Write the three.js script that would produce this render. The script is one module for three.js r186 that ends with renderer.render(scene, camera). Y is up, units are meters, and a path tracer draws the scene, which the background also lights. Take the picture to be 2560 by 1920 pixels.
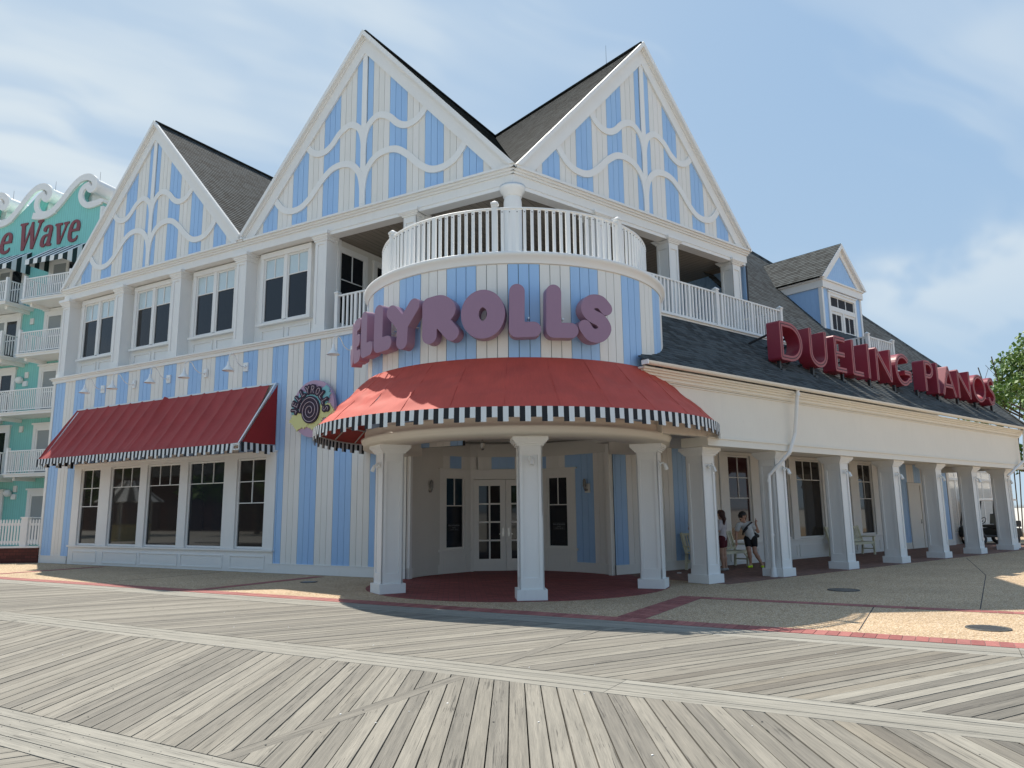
import * as THREE from 'three';
import { mergeGeometries } from 'three/addons/utils/BufferGeometryUtils.js';
import { FontLoader } from 'three/addons/loaders/FontLoader.js';

// ------------------------------------------------------------------ camera, sky, sun, exposure
const scene = new THREE.Scene();
const camera = new THREE.PerspectiveCamera(54.6, 4 / 3, 0.05, 1500);
camera.position.set(0, 1.6, 0);
camera.rotation.order = 'XYZ';
camera.rotation.set(0.17008, 0, -0.01107);

const renderer = new THREE.WebGLRenderer({ antialias: true });
renderer.setSize(1024, 768);
renderer.toneMapping = THREE.LinearToneMapping;
renderer.toneMappingExposure = 1.29;
renderer.outputColorSpace = THREE.SRGBColorSpace;
renderer.shadowMap.enabled = true;

const sunDir = new THREE.Vector3(-0.33, 1, -0.52).normalize();
const sun = new THREE.DirectionalLight(new THREE.Color().setRGB(1, 0.93, 0.82), 5);
sun.position.copy(sunDir).multiplyScalar(80).add(new THREE.Vector3(0, 0, -15));
sun.target.position.set(0, 0, -15);
sun.castShadow = true;
sun.shadow.mapSize.set(4096, 4096);
Object.assign(sun.shadow.camera, { left: -45, right: 45, top: 45, bottom: -45, near: 1, far: 200 });
scene.add(sun, sun.target);

// ------------------------------------------------------------------ noise
const fract = (x) => x - Math.floor(x);
const h2 = (i, j, s = 0) => { let n = (i * 374761393 + j * 668265263 + s * 1274126177) | 0; n = Math.imul(n ^ (n >>> 13), 1274126177); n ^= n >>> 16; return (n >>> 0) / 4294967296; };
function vn(x, y, px, py, s) {                              // tileable value noise
  const i = Math.floor(x), j = Math.floor(y), fx = x - i, fy = y - j, u = fx * fx * (3 - 2 * fx), v = fy * fy * (3 - 2 * fy);
  const w = (a, b) => h2(((a % px) + px) % px, ((b % py) + py) % py, s);
  return (w(i, j) * (1 - u) + w(i + 1, j) * u) * (1 - v) + (w(i, j + 1) * (1 - u) + w(i + 1, j + 1) * u) * v;
}
function fbm(x, y, px, py, s, o = 4) { let a = 0, k = 0.5, n = 0; for (let q = 0; q < o; q++) { a += k * vn(x, y, px, py, s + q * 17); n += k; k *= 0.5; x *= 2; y *= 2; px *= 2; py *= 2; } return a / n; }
let seed = 12345;
const rnd = () => { seed = (Math.imul(seed, 1664525) + 1013904223) >>> 0; return seed / 4294967296; };
const rr = (a, b) => a + (b - a) * rnd();
const lerp = (a, b, t) => a + (b - a) * t, clamp = (x, a = 0, b = 1) => Math.min(b, Math.max(a, x)), sstep = (a, b, x) => { const t = clamp((x - a) / (b - a)); return t * t * (3 - 2 * t); };

// ------------------------------------------------------------------ sky: hazy summer blue with thin high cloud
{
  const W = 2048, H = 1024, d = new Float32Array(W * H * 4);
  for (let j = 0; j < H; j++) for (let i = 0; i < W; i++) {
    const el = ((j + 0.5) / H - 0.5) * Math.PI, az = ((i + 0.5) / W - 0.5) * 2 * Math.PI;
    const y = Math.sin(el), x = Math.cos(el) * Math.cos(az), z = Math.cos(el) * Math.sin(az);
    let c;
    if (y <= 0) c = [0.42, 0.42, 0.4];
    else {
      const t = Math.pow(y, 0.6);
      c = [lerp(0.66, 0.16, t), lerp(0.83, 0.39, t), lerp(0.95, 0.78, t)];
      const g = 0.66 * Math.exp(-(1 - (x * sunDir.x + y * sunDir.y + z * sunDir.z)) * 4.2);
      c = [lerp(c[0], 0.86, g), lerp(c[1], 0.96, g), lerp(c[2], 1.0, g)];
      // cirrus on a flat layer high above
      const k = 1 / (y + 0.12), u = x * k, v = z * k, ca = Math.cos(0.6), sa = Math.sin(0.6), p = u * ca - v * sa, q = u * sa + v * ca;
      const warp = fbm(p * 1.1 + 40, q * 1.1 + 40, 999, 999, 5, 4) - 0.5;
      const streak = fbm(p * 1.1 + warp * 1.6 + 30, q * 5.6 + warp * 2.6 + 30, 999, 999, 21, 6);
      const veil = fbm(p * 0.7 + 50 + warp, q * 0.9 + 50, 999, 999, 34, 5);
      const m = clamp(sstep(0.46, 0.7, streak) * sstep(0.34, 0.56, veil) * 0.66 + sstep(0.42, 0.8, veil) * 0.2) * sstep(0.1, 0.34, y);
      c = [lerp(c[0], 0.86, m), lerp(c[1], 0.95, m), lerp(c[2], 1.0, m)];
    }
    const o = (j * W + i) * 4; d[o] = c[0] * 0.68; d[o + 1] = c[1] * 0.68; d[o + 2] = c[2] * 0.68; d[o + 3] = 1;
  }
  const t = new THREE.DataTexture(d, W, H, THREE.RGBAFormat, THREE.FloatType);
  t.mapping = THREE.EquirectangularReflectionMapping; t.magFilter = t.minFilter = THREE.LinearFilter; t.wrapS = THREE.RepeatWrapping; t.needsUpdate = true;
  scene.background = t; scene.environment = t;
}

// ------------------------------------------------------------------ places: the building corner K and its two facades
const KX = 0.082, KZ = -17.236, TL = -0.52824, TR = 0.68415, T0 = 0.0785;   // turns of the left facade, the right facade, the axis between
const inL = (s, o, y = 0) => new THREE.Vector3(KX - 0.8637 * s - 0.504 * o, y, KZ - 0.504 * s + 0.8637 * o);
const inR = (t, o, y = 0) => new THREE.Vector3(KX + 0.775 * t + 0.632 * o, y, KZ - 0.632 * t + 0.775 * o);

// ------------------------------------------------------------------ geometry helpers
function uvm(g, ox = rnd() * 7, oy = rnd() * 7) {           // uv in metres from the dominant axis of each face
  const p = g.attributes.position, n = g.attributes.normal, u = new Float32Array(p.count * 2);
  for (let i = 0; i < p.count; i++) {
    const a = Math.abs(n.getX(i)), b = Math.abs(n.getY(i)), c = Math.abs(n.getZ(i));
    const [x, y] = a > b && a > c ? [p.getZ(i), p.getY(i)] : b > c ? [p.getX(i), p.getZ(i)] : [p.getX(i), p.getY(i)];
    u[i * 2] = x + ox; u[i * 2 + 1] = y + oy;
  }
  g.setAttribute('uv', new THREE.BufferAttribute(u, 2)); return g;
}
const bx = (x0, x1, y0, y1, z0, z1) => { const g = new THREE.BoxGeometry(x1 - x0, y1 - y0, z1 - z0); g.translate((x0 + x1) / 2, (y0 + y1) / 2, (z0 + z1) / 2); return uvm(g); };
function merge(list) {
  const a = (Array.isArray(list) ? list : [list]).map((g) => { const q = g.index ? g.toNonIndexed() : g; for (const k of Object.keys(q.attributes)) if (!['position', 'normal', 'uv', 'color'].includes(k)) q.deleteAttribute(k); return q; });
  const col = a.some((g) => g.attributes.color);
  if (col) for (const g of a) if (!g.attributes.color) g.setAttribute('color', new THREE.BufferAttribute(new Float32Array(g.attributes.position.count * 3).fill(1), 3));
  return a.length > 1 ? mergeGeometries(a) : a[0];
}
function ext(pts, z0, z1, holes = [], bevel = 0) {
  const s = pts.isShape ? pts : new THREE.Shape(pts.map((p) => new THREE.Vector2(p[0], p[1])));
  for (const h of holes) s.holes.push(new THREE.Path(h.map((p) => new THREE.Vector2(p[0], p[1]))));
  const g = new THREE.ExtrudeGeometry(s, { depth: z1 - z0 - 2 * bevel, bevelEnabled: bevel > 0, bevelThickness: bevel, bevelSize: bevel, bevelOffset: -bevel, bevelSegments: 2, curveSegments: 10 });
  g.translate(0, 0, z0 + bevel); return uvm(g);
}
const tube = (pts, r, seg = 8, n = 24, closed = false) => new THREE.TubeGeometry(new THREE.CatmullRomCurve3(pts.map((p) => p.isVector3 ? p : new THREE.Vector3(...p)), closed, 'catmullrom', 0.3), n, r, seg, closed);
function bar(a, b, w, d = w) {                              // box bar between two points
  a = a.isVector3 ? a : new THREE.Vector3(...a); b = b.isVector3 ? b : new THREE.Vector3(...b);
  const l = a.distanceTo(b), g = new THREE.BoxGeometry(w, l, d), q = new THREE.Quaternion().setFromUnitVectors(new THREE.Vector3(0, 1, 0), b.clone().sub(a).normalize());
  uvm(g); g.applyQuaternion(q); g.translate((a.x + b.x) / 2, (a.y + b.y) / 2, (a.z + b.z) / 2); return g;
}
const cyl = (r0, r1, h, x, y, z, n = 16) => { const g = new THREE.CylinderGeometry(r1, r0, h, n); g.translate(x, y + h / 2, z); return g; };
function lathe(prof, n = 64, a0 = 0, a1 = Math.PI * 2) { const g = new THREE.LatheGeometry(prof.map((p) => new THREE.Vector2(p[0], p[1])), n, a0, a1 - a0); return g; }   // angle 0 is +z, growing towards +x
function arcBox(r0, r1, a0, a1, y0, y1, n = 2) {            // curved board round the y axis, angles in radians from +z to +x
  const g = new THREE.BoxGeometry(1, y1 - y0, 1, n, 1, 1), p = g.attributes.position, u = g.attributes.uv, ou = rnd() * 7;
  for (let i = 0; i < p.count; i++) { const a = lerp(a0, a1, p.getX(i) + 0.5), r = lerp(r0, r1, p.getZ(i) + 0.5), y = p.getY(i) + (y0 + y1) / 2; p.setXYZ(i, Math.sin(a) * r, y, Math.cos(a) * r); u.setXY(i, a * r1 + ou, y + ou); }
  g.computeVertexNormals(); const q = g.toNonIndexed(); q.computeVertexNormals(); return q;
}
function clipPoly(poly, clip) {                              // convex clip polygon, counter-clockwise
  let out = poly;
  for (let i = 0; i < clip.length && out.length; i++) {
    const a = clip[i], b = clip[(i + 1) % clip.length], inp = out; out = [];
    const side = (p) => (b[0] - a[0]) * (p[1] - a[1]) - (b[1] - a[1]) * (p[0] - a[0]);
    for (let k = 0; k < inp.length; k++) {
      const p = inp[k], q = inp[(k + 1) % inp.length], sp = side(p), sq = side(q);
      if (sp >= 0) out.push(p);
      if ((sp >= 0) !== (sq >= 0)) { const t = sp / (sp - sq); out.push([p[0] + (q[0] - p[0]) * t, p[1] + (q[1] - p[1]) * t]); }
    }
  }
  return out;
}
// ------------------------------------------------------------------ object helpers
const taken = new Map();
const numbered = (n) => { const k = taken.get(n) || 0; taken.set(n, k + 1); return k ? n + '_' + String(k).padStart(3, '0') : n; };
function obj(parent, name, geo, mat, rot) {
  const m = new THREE.Mesh(merge(geo), mat); m.name = name; m.castShadow = m.receiveShadow = true;
  if (rot !== undefined) m.rotation.y = rot;
  parent.add(m); return m;
}
function thing(name, label, category, pos = [0, 0, 0], turn = 0, group) {
  const o = new THREE.Group(); o.name = numbered(name); scene.add(o);
  if (pos.isVector3) o.position.copy(pos); else o.position.set(...pos);
  o.rotation.y = turn; o.userData = { label, category }; if (group) o.userData.group = group; return o;
}
function tag(m, label, category, group) { m.name = numbered(m.name); m.userData = { label, category }; if (group) m.userData.group = group; return m; }
const structure = (m, label) => { m.userData.kind = 'structure'; if (label) m.userData.label = label; return m; };
function dup(o, label) { const c = o.clone(); c.name = numbered(o.name.replace(/_\d{3}$/, '')); c.userData = { ...o.userData }; if (label) c.userData.label = label; scene.add(c); return c; }

// ------------------------------------------------------------------ textures and materials
function tex(w, h, fn, srgb = true, rx = 1, ry = 1) {
  const d = new Uint8Array(w * h * 4);
  for (let j = 0; j < h; j++) for (let i = 0; i < w; i++) { const c = fn(i, j), o = (j * w + i) * 4; for (let k = 0; k < 3; k++) d[o + k] = clamp(Array.isArray(c) ? c[k] : c) * 255; d[o + 3] = 255; }
  const t = new THREE.DataTexture(d, w, h, THREE.RGBAFormat); t.wrapS = t.wrapT = THREE.RepeatWrapping; t.magFilter = THREE.LinearFilter; t.minFilter = THREE.LinearMipmapLinearFilter; t.generateMipmaps = true;
  if (srgb) t.colorSpace = THREE.SRGBColorSpace;
  t.repeat.set(rx, ry); t.needsUpdate = true; return t;
}
const s8 = (l) => (l <= 0.0031308 ? 12.92 * l : 1.055 * Math.pow(l, 1 / 2.4) - 0.055);     // linear to stored
const lin = (r, g, b) => new THREE.Color().setRGB(r, g, b);
// paint: faint mottling, grain along the board
const paintMap = tex(512, 512, (i, j) => { const n = fbm(i / 90, j / 90, 5.7 | 0, 5.7 | 0, 3, 4), f = fbm(i / 6, j / 40, 85, 13, 9, 2), d = sstep(0.74, 0.84, fbm(i / 22, j / 46, 23, 11, 44, 4)) * 0.03; return s8(0.93 + 0.05 * (n - 0.5) + 0.02 * (f - 0.5) - d); }, true, 0.31, 0.31);
const paintBump = tex(512, 512, (i, j) => 0.5 + 0.35 * (fbm(i / 4, j / 60, 128, 9, 13, 3) - 0.5) + 0.5 * (fbm(i / 9, j / 9, 57, 57, 14, 3) - 0.5), false, 0.9, 0.9);
const std = (c, o = {}) => new THREE.MeshStandardMaterial({ color: c, roughness: 0.6, ...o });
const painted = (r, g, b, rough = 0.5) => std(lin(r, g, b), { map: paintMap, bumpMap: paintBump, bumpScale: 0.0006, roughness: rough });
const grainMap0 = () => tex(256, 256, (i, j) => s8(0.72 + 0.35 * (fbm(i / 3, j / 60, 85, 4, 5, 3) - 0.5) - (i % 26 < 2 ? 0.4 : 0)), true, 0.5, 0.5);
const M = {
  white: painted(0.83, 0.815, 0.785), white2: painted(0.855, 0.84, 0.81), cream: painted(0.82, 0.79, 0.735), cream2: painted(0.80, 0.77, 0.715), blue: painted(0.36, 0.56, 0.84), blue2: painted(0.345, 0.54, 0.82), blue3: painted(0.37, 0.565, 0.83), cream3: painted(0.835, 0.80, 0.75),
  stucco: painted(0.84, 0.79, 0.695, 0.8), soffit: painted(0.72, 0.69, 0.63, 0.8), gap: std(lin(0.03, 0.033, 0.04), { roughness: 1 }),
  brownGrain: std(lin(0.36, 0.31, 0.25), { map: grainMap0(), roughness: 0.8 }), terrace: painted(0.30, 0.29, 0.27, 0.9), benchPaint: painted(0.72, 0.70, 0.52), metalGrey: std(lin(0.28, 0.27, 0.26), { roughness: 0.35, metalness: 0.8 }), alu: std(lin(0.75, 0.75, 0.76), { roughness: 0.35, metalness: 0.7 }), black: std(lin(0.02, 0.02, 0.022), { roughness: 0.5 }),
  steel: std(lin(0.6, 0.58, 0.55), { roughness: 0.3, metalness: 0.9 }), lampWhite: std(lin(0.82, 0.82, 0.80), { roughness: 0.35 }), flash: std(lin(0.86, 0.86, 0.86), { roughness: 0.4 }),
};
const glassMat = (r, g, b, rough = 0.03) => new THREE.MeshPhysicalMaterial({ color: lin(r, g, b), roughness: rough, ior: 1.45 });
const G = [glassMat(0.016, 0.019, 0.024), glassMat(0.022, 0.02, 0.019), glassMat(0.012, 0.014, 0.018), glassMat(0.03, 0.026, 0.024)];
const glassPale = new THREE.MeshPhysicalMaterial({ color: lin(0.50, 0.60, 0.63), roughness: 0.12, ior: 1.5, clearcoat: 1, clearcoatRoughness: 0.03 });
const glassRed = glassMat(0.045, 0.017, 0.019), glassBlue = glassMat(0.012, 0.03, 0.045);
// weathered deck wood, u along the plank (6 m), v across (8 plank faces, 1.2 m)
function woodAt(i, j) {
  const u = i / 2048, v = j / 1024, lane = Math.floor(v * 8), w = fract(v * 8);
  const knot = fbm(u * 10 + lane * 3, w * 2 + lane * 7, 10, 128, 71, 3) - 0.5, ww = w + knot * 0.55;
  const rings = 0.5 + 0.5 * Math.sin((ww * (9 + 12 * h2(lane, 3, 8)) + fbm(u * 4, lane * 5 + 0.5, 4, 64, 12, 3) * 5) * 6.283);
  const fine = fbm(u * 40, v * 520, 40, 520, 31, 3), mid = fbm(u * 14, v * 90, 14, 90, 37, 3), blot = fbm(u * 9, v * 22, 9, 22, 39, 4);
  const crack = sstep(0.70, 0.78, fbm(u * 16, v * 260, 16, 260, 53, 3)) * sstep(0.45, 0.6, fbm(u * 7, v * 12, 7, 12, 59, 2));
  return { t: 0.35 * (fine - 0.5) + 0.36 * (mid - 0.5) + 0.12 * (rings - 0.5) * h2(lane, 9, 4) * 1.6 + 0.4 * (blot - 0.5), c: crack, b: 0.5 + 0.5 * (fine - 0.5) + 0.3 * (mid - 0.5) + 0.15 * (rings - 0.5) - 0.5 * crack };
}
const woodCache = []; for (let j = 0; j < 1024; j++) for (let i = 0; i < 2048; i++) woodCache.push(woodAt(i, j));
const woodMap = tex(2048, 1024, (i, j) => { const q = woodCache[j * 2048 + i], l = clamp(0.62 + 0.75 * q.t) * (1 - 0.7 * q.c), wm = 0.03 * q.t; return [s8(l * (1.0 + wm)), s8(l), s8(l * (0.965 - wm))]; }, true, 1 / 6, 1 / 1.2);
const woodBump = tex(2048, 1024, (i, j) => woodCache[j * 2048 + i].b, false, 1 / 6, 1 / 1.2); woodCache.length = 0;
const WOOD = [[0.315, 0.29, 0.25], [0.25, 0.231, 0.202], [0.365, 0.338, 0.293], [0.205, 0.188, 0.165], [0.305, 0.272, 0.225], [0.44, 0.412, 0.36], [0.268, 0.248, 0.217], [0.335, 0.30, 0.248], [0.228, 0.204, 0.173], [0.29, 0.265, 0.228]].map((c) => std(lin(...c), { map: woodMap, bumpMap: woodBump, bumpScale: 0.004, roughness: 0.85 }));
const WOODLIGHT = [[0.395, 0.375, 0.333], [0.445, 0.425, 0.38], [0.365, 0.345, 0.303]].map((c) => std(lin(...c), { map: woodMap, bumpMap: woodBump, bumpScale: 0.004, roughness: 0.85 }));
// exposed aggregate: 8 m tile of pebbles about 22 mm
const aggMap = tex(2048, 2048, (() => { const n = 512, k = n / 2048;
  const tone = [[0.62, 0.50, 0.33], [0.52, 0.40, 0.25], [0.74, 0.64, 0.47], [0.44, 0.33, 0.21], [0.66, 0.55, 0.38], [0.33, 0.26, 0.18], [0.80, 0.73, 0.60]];
  return (i, j) => { const x = i * k, y = j * k, ci = Math.floor(x), cj = Math.floor(y); let best = 9, bi = 0, bj = 0;
    for (let a = -1; a < 2; a++) for (let b = -1; b < 2; b++) { const p = (ci + a + n) % n, q = (cj + b + n) % n, dx = ci + a + 0.15 + 0.7 * h2(p, q, 1) - x, dy = cj + b + 0.15 + 0.7 * h2(p, q, 2) - y, e = dx * dx + dy * dy; if (e < best) { best = e; bi = p; bj = q; } }
    const c = tone[Math.floor(h2(bi, bj, 3) * 7)], m = best > 0.3 ? 0.62 : 1, st = 0.86 + 0.28 * fbm(i / 256, j / 256, 8, 8, 61, 5) + 0.1 * (fbm(i / 40, j / 40, 51.2 | 0, 51.2 | 0, 63, 3) - 0.5); return [s8(c[0] * m * st), s8(c[1] * m * st), s8(c[2] * m * st * 0.98)]; }; })(), true, 1 / 8, 1 / 8);
M.aggregate = std(lin(0.80, 0.715, 0.66), { map: aggMap, roughness: 0.9 });
const brickTint = (a) => tex(1024, 1024, (i, j) => { const u = i / 1024 * 8, v = j / 1024 * 16, r = Math.floor(v), uu = u + (r % 2) * 0.5, b = Math.floor(uu), fu = fract(uu), fv = fract(v), mort = fu < 0.035 || fu > 0.965 || fv < 0.07 || fv > 0.93; const t = 0.75 + 0.5 * h2(b % 8, r, 6) + 0.25 * (fbm(i / 8, j / 8, 128, 128, 8, 3) - 0.5); return mort ? [s8(a[0] * 0.45), s8(a[1] * 0.7), s8(a[2] * 0.7)] : [s8(a[0] * t), s8(a[1] * t), s8(a[2] * t)]; }, true, 1 / 1.7, 1 / 1.7);
M.paverField = std(lin(1, 1, 1), { map: brickTint([0.25, 0.055, 0.05]), roughness: 0.8 });
M.arcadeFloor = std(lin(1, 1, 1), { map: brickTint([0.23, 0.115, 0.085]), roughness: 0.8 });
M.brickWall = std(lin(1, 1, 1), { map: brickTint([0.11, 0.028, 0.02]), roughness: 0.85 });
const grainMap = tex(256, 256, (i, j) => s8(0.84 + 0.5 * (fbm(i / 3, j / 3, 85, 85, 5, 3) - 0.5) + 0.3 * (fbm(i / 32, j / 32, 8, 8, 6, 3) - 0.5)), true, 2, 2);
M.bricks = [[0.37, 0.125, 0.11], [0.32, 0.105, 0.095], [0.41, 0.15, 0.13], [0.35, 0.13, 0.115], [0.30, 0.095, 0.085]].map((c) => std(lin(...c), { map: grainMap, roughness: 0.85 }));
// asphalt shingles: courses 145 mm, tabs of uneven width
const shinMap = tex(1024, 1024, (i, j) => { const v = j / 32, r = Math.floor(v), x = i / 46 + h2(r, 5, 2) * 9, b = Math.floor(x), tt = h2((b + 220) % 997, r, 3), tab = tt < 0.28 ? 0.45 : tt < 0.6 ? 0.8 : 1.15; const g = 0.75 + 0.5 * fbm(i / 3, j / 3, 341, 341, 3, 2), l = fract(v) > 0.9 ? 0.5 : 1; return [s8(0.050 * tab * g * l), s8(0.058 * tab * g * l), s8(0.060 * tab * g * l)]; }, true, 1 / 4.64, 1 / 4.64);
M.shingle = std(lin(1, 1, 1), { map: shinMap, roughness: 0.95 });
const clothMap = tex(512, 512, (i, j) => s8(0.82 + 0.22 * (fbm(i / 70, j / 70, 7, 7, 5, 5) - 0.5) + 0.12 * (fbm(i / 2, j / 30, 256, 17, 8, 2) - 0.5)), true, 0.45, 0.45);
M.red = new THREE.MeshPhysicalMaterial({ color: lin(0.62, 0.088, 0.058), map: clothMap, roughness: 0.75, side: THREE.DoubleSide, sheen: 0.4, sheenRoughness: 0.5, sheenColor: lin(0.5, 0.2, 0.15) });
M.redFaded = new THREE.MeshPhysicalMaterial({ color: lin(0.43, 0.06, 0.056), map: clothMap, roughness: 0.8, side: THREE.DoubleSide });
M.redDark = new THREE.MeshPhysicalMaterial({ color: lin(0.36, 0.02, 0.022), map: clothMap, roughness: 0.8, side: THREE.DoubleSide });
M.valance = std(lin(1, 1, 1), { vertexColors: true, roughness: 0.8, side: THREE.DoubleSide });
M.purple = std(lin(0.32, 0.185, 0.265), { roughness: 0.45, map: paintMap }); M.purpleSide = std(lin(0.36, 0.12, 0.20), { roughness: 0.45, map: paintMap });
M.crimson = std(lin(0.27, 0.03, 0.055), { roughness: 0.4, map: paintMap }); M.pinkFace = std(lin(0.36, 0.09, 0.095), { roughness: 0.5, map: paintMap }); M.darkGroove = std(lin(0.05, 0.012, 0.015), { roughness: 0.6 });
// ================================================================== the ground
const up = (g) => { g.rotateX(Math.PI / 2); g.scale(1, -1, 1); return g; };
// prism in the left facade's frame: points [x, z] with x = -s, z = o; top at y1
function slab(pts, y0, y1, uvTurn) {
  const g = new THREE.BufferGeometry(), n = pts.length, P = [], U = [], ou = rnd() * 6, ov = uvTurn ? uvTurn.lane : rnd() * 5;
  let area = 0; for (let i = 0; i < n; i++) { const a = pts[i], b = pts[(i + 1) % n]; area += a[0] * b[1] - b[0] * a[1]; }
  const p = area < 0 ? pts : pts.slice().reverse();
  const uv = (q) => uvTurn ? [(q[0] * uvTurn.x + q[1] * uvTurn.z) + ou, (q[0] * -uvTurn.z + q[1] * uvTurn.x) - uvTurn.c + ov] : [q[0] + 40, q[1] + 40];
  for (let i = 1; i < n - 1; i++) for (const k of [0, i, i + 1]) { P.push(p[k][0], y1, p[k][1]); U.push(...uv(p[k])); }
  for (let i = 0; i < n; i++) { const a = p[i], b = p[(i + 1) % n]; for (const [q, y] of [[a, y1], [a, y0], [b, y1], [b, y1], [a, y0], [b, y0]]) { P.push(q[0], y, q[1]); U.push(...uv(q)); } }
  g.setAttribute('position', new THREE.Float32BufferAttribute(P, 3)); g.setAttribute('uv', new THREE.Float32BufferAttribute(U, 2)); g.computeVertexNormals(); return g;
}
const KP = [KX, 0, KZ];
{
  const gnd = obj(scene, 'ground', uvm(new THREE.CircleGeometry(900, 48).rotateX(-Math.PI / 2)), std(lin(0.50, 0.48, 0.43), { roughness: 1 })); gnd.position.set(0, -0.22, -20); structure(gnd, 'far ground beyond the plaza');
  // unseen lake side behind the viewer is ground, kept pale to bounce fill light
  const pv = obj(scene, 'pavement', slab([[-46, -40], [40, -40], [40, 4.07], [-46, 4.07]], -0.1, -0.006), M.aggregate, TL); pv.position.set(...KP); structure(pv, 'tan exposed aggregate pavement in front of the building');
  const bk = [], brick = (x0, x1, z0, z1) => bk.push([x0, x1, z0, z1]), camP = [8.6, 14.9];
  obj(pv, 'mortar_bed', slab([[-30, 3.92], [30, 3.92], [30, 4.33], [-30, 4.33]], -0.09, -0.0045), std(lin(0.25, 0.16, 0.14)));
  for (let x = -21; x < 21; x += 0.146) brick(x, x + 0.146, 3.93, 4.325);
  const bed = (a, b, c, d) => obj(pv, 'mortar_bed', slab([[a, c], [b, c], [b, d], [a, d]], -0.05, -0.003), std(lin(0.25, 0.15, 0.13)));
  bed(4.0, 16, 0.76, 1.04); for (let x = 4.0; x < 15.9; x += 0.21) brick(x, x + 0.21, 0.76, 1.04);
  bed(4.0, 4.46, 1.04, 3.92); for (let z = 1.06, k = 0; z < 3.84; z += 0.105, k++) for (const [a, b] of k % 2 ? [[4.0, 4.23], [4.23, 4.46]] : [[4.0, 4.12], [4.12, 4.35], [4.35, 4.46]]) brick(a, b, z, z + 0.105);
  for (const x of [-5.75, -15.3]) { bed(x - 0.15, x + 0.15, 0.3, 3.92); for (let z = 0.3; z < 3.82; z += 0.14) brick(x - 0.15, x + 0.15, z, z + 0.14); }
  bk.sort((p, q) => Math.hypot(p[0] - camP[0], p[2] - camP[1]) - Math.hypot(q[0] - camP[0], q[2] - camP[1]));
  const farB = [[], []]; bk.forEach(([x0, x1, z0, z1], i) => { const g = slab([[x0 + 0.004, z0 + 0.004], [x1 - 0.004, z0 + 0.004], [x1 - 0.004, z1 - 0.004], [x0 + 0.004, z1 - 0.004]], -0.06, rr(-0.0005, 0.0025)); if (i < 300) obj(pv, 'brick', g, M.bricks[Math.floor(rnd() * 5)]); else farB[i % 2].push(g); });
  farB.forEach((g, i) => { obj(pv, 'far_bricks', g, M.bricks[i * 3]).userData.kind = 'stuff'; });
  // saw-cut joints
  const joint = (a, b) => { const d = [b[0] - a[0], b[1] - a[1]], l = Math.hypot(...d), n = [-d[1] / l * 0.007, d[0] / l * 0.007]; obj(pv, 'control_joint', slab([[a[0] + n[0], a[1] + n[1]], [b[0] + n[0], b[1] + n[1]], [b[0] - n[0], b[1] - n[1]], [a[0] - n[0], a[1] - n[1]]], -0.02, -0.0035), M.gap); };
  const toL = (x, z) => [(x - KX) * 0.8637 + (z - KZ) * 0.504, -(x - KX) * 0.504 + (z - KZ) * 0.8637];
  joint(toL(6.04, -12.92), toL(4.57, -10.3)); joint(toL(7.42, -12.3), toL(11.2, -18.2)); joint(toL(11.2, -18.2), toL(14.4, -24.3)); joint([-9.6, 0.3], [-9.6, 4.0]);
  // round paver field under the rotunda and brick floor of the arcade
  const disc = obj(scene, 'entrance_floor', slab([...Array(72)].map((_, i) => [3.36 * Math.sin(i / 72 * 6.2832), 3.36 * Math.cos(i / 72 * 6.2832) ]), -0.08, -0.001), M.paverField, T0); disc.position.set(...KP); structure(disc, 'round red paver floor of the entrance');
  const rec = obj(scene, 'recess_floor', slab([[-3, -0.6], [3, -0.6], [3, -4.2], [-3, -4.2]], -0.08, 0.003), M.paverField, T0); rec.position.set(...KP); structure(rec, 'red paver floor before the doors');
  const arc = obj(scene, 'arcade_floor', slab([[3.2, -0.3], [27, -0.3], [27, 3.33], [3.2, 3.33]], -0.08, 0.0006), M.arcadeFloor, TR); arc.position.set(...KP); structure(arc, 'dark brown paver floor of the arcade');
}
// drain covers
for (const [x, z, r, lb] of [[6.32, -10.35, 0.27, 'round dark iron drain cover in the sunlit pavement'], [6.53, -15.25, 0.3, 'round dark iron drain cover in the shaded pavement near the columns'], [-4.9, -18.3, 0.2, 'small dark cover in the pavement before the left windows']]) {
  const t = thing('drain_cover', lb, 'drain cover', [x, -0.005, z]);
  obj(t, 'rim', lathe([[r, 0], [r, 0.012], [r - 0.03, 0.013], [r - 0.03, 0.006], [0, 0.006]], 28), std(lin(0.09, 0.088, 0.08), { roughness: 0.7, metalness: 0.3 }));
  for (let k = -3; k <= 3; k++) { const w = Math.sqrt(r * r - (k * r / 4.2) ** 2) * 0.82; obj(t, 'grate_bar', bx(-w, w, 0.006, 0.0125, k * r / 4.2 - 0.012, k * r / 4.2 + 0.012), M.metalGrey); }
}
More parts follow.
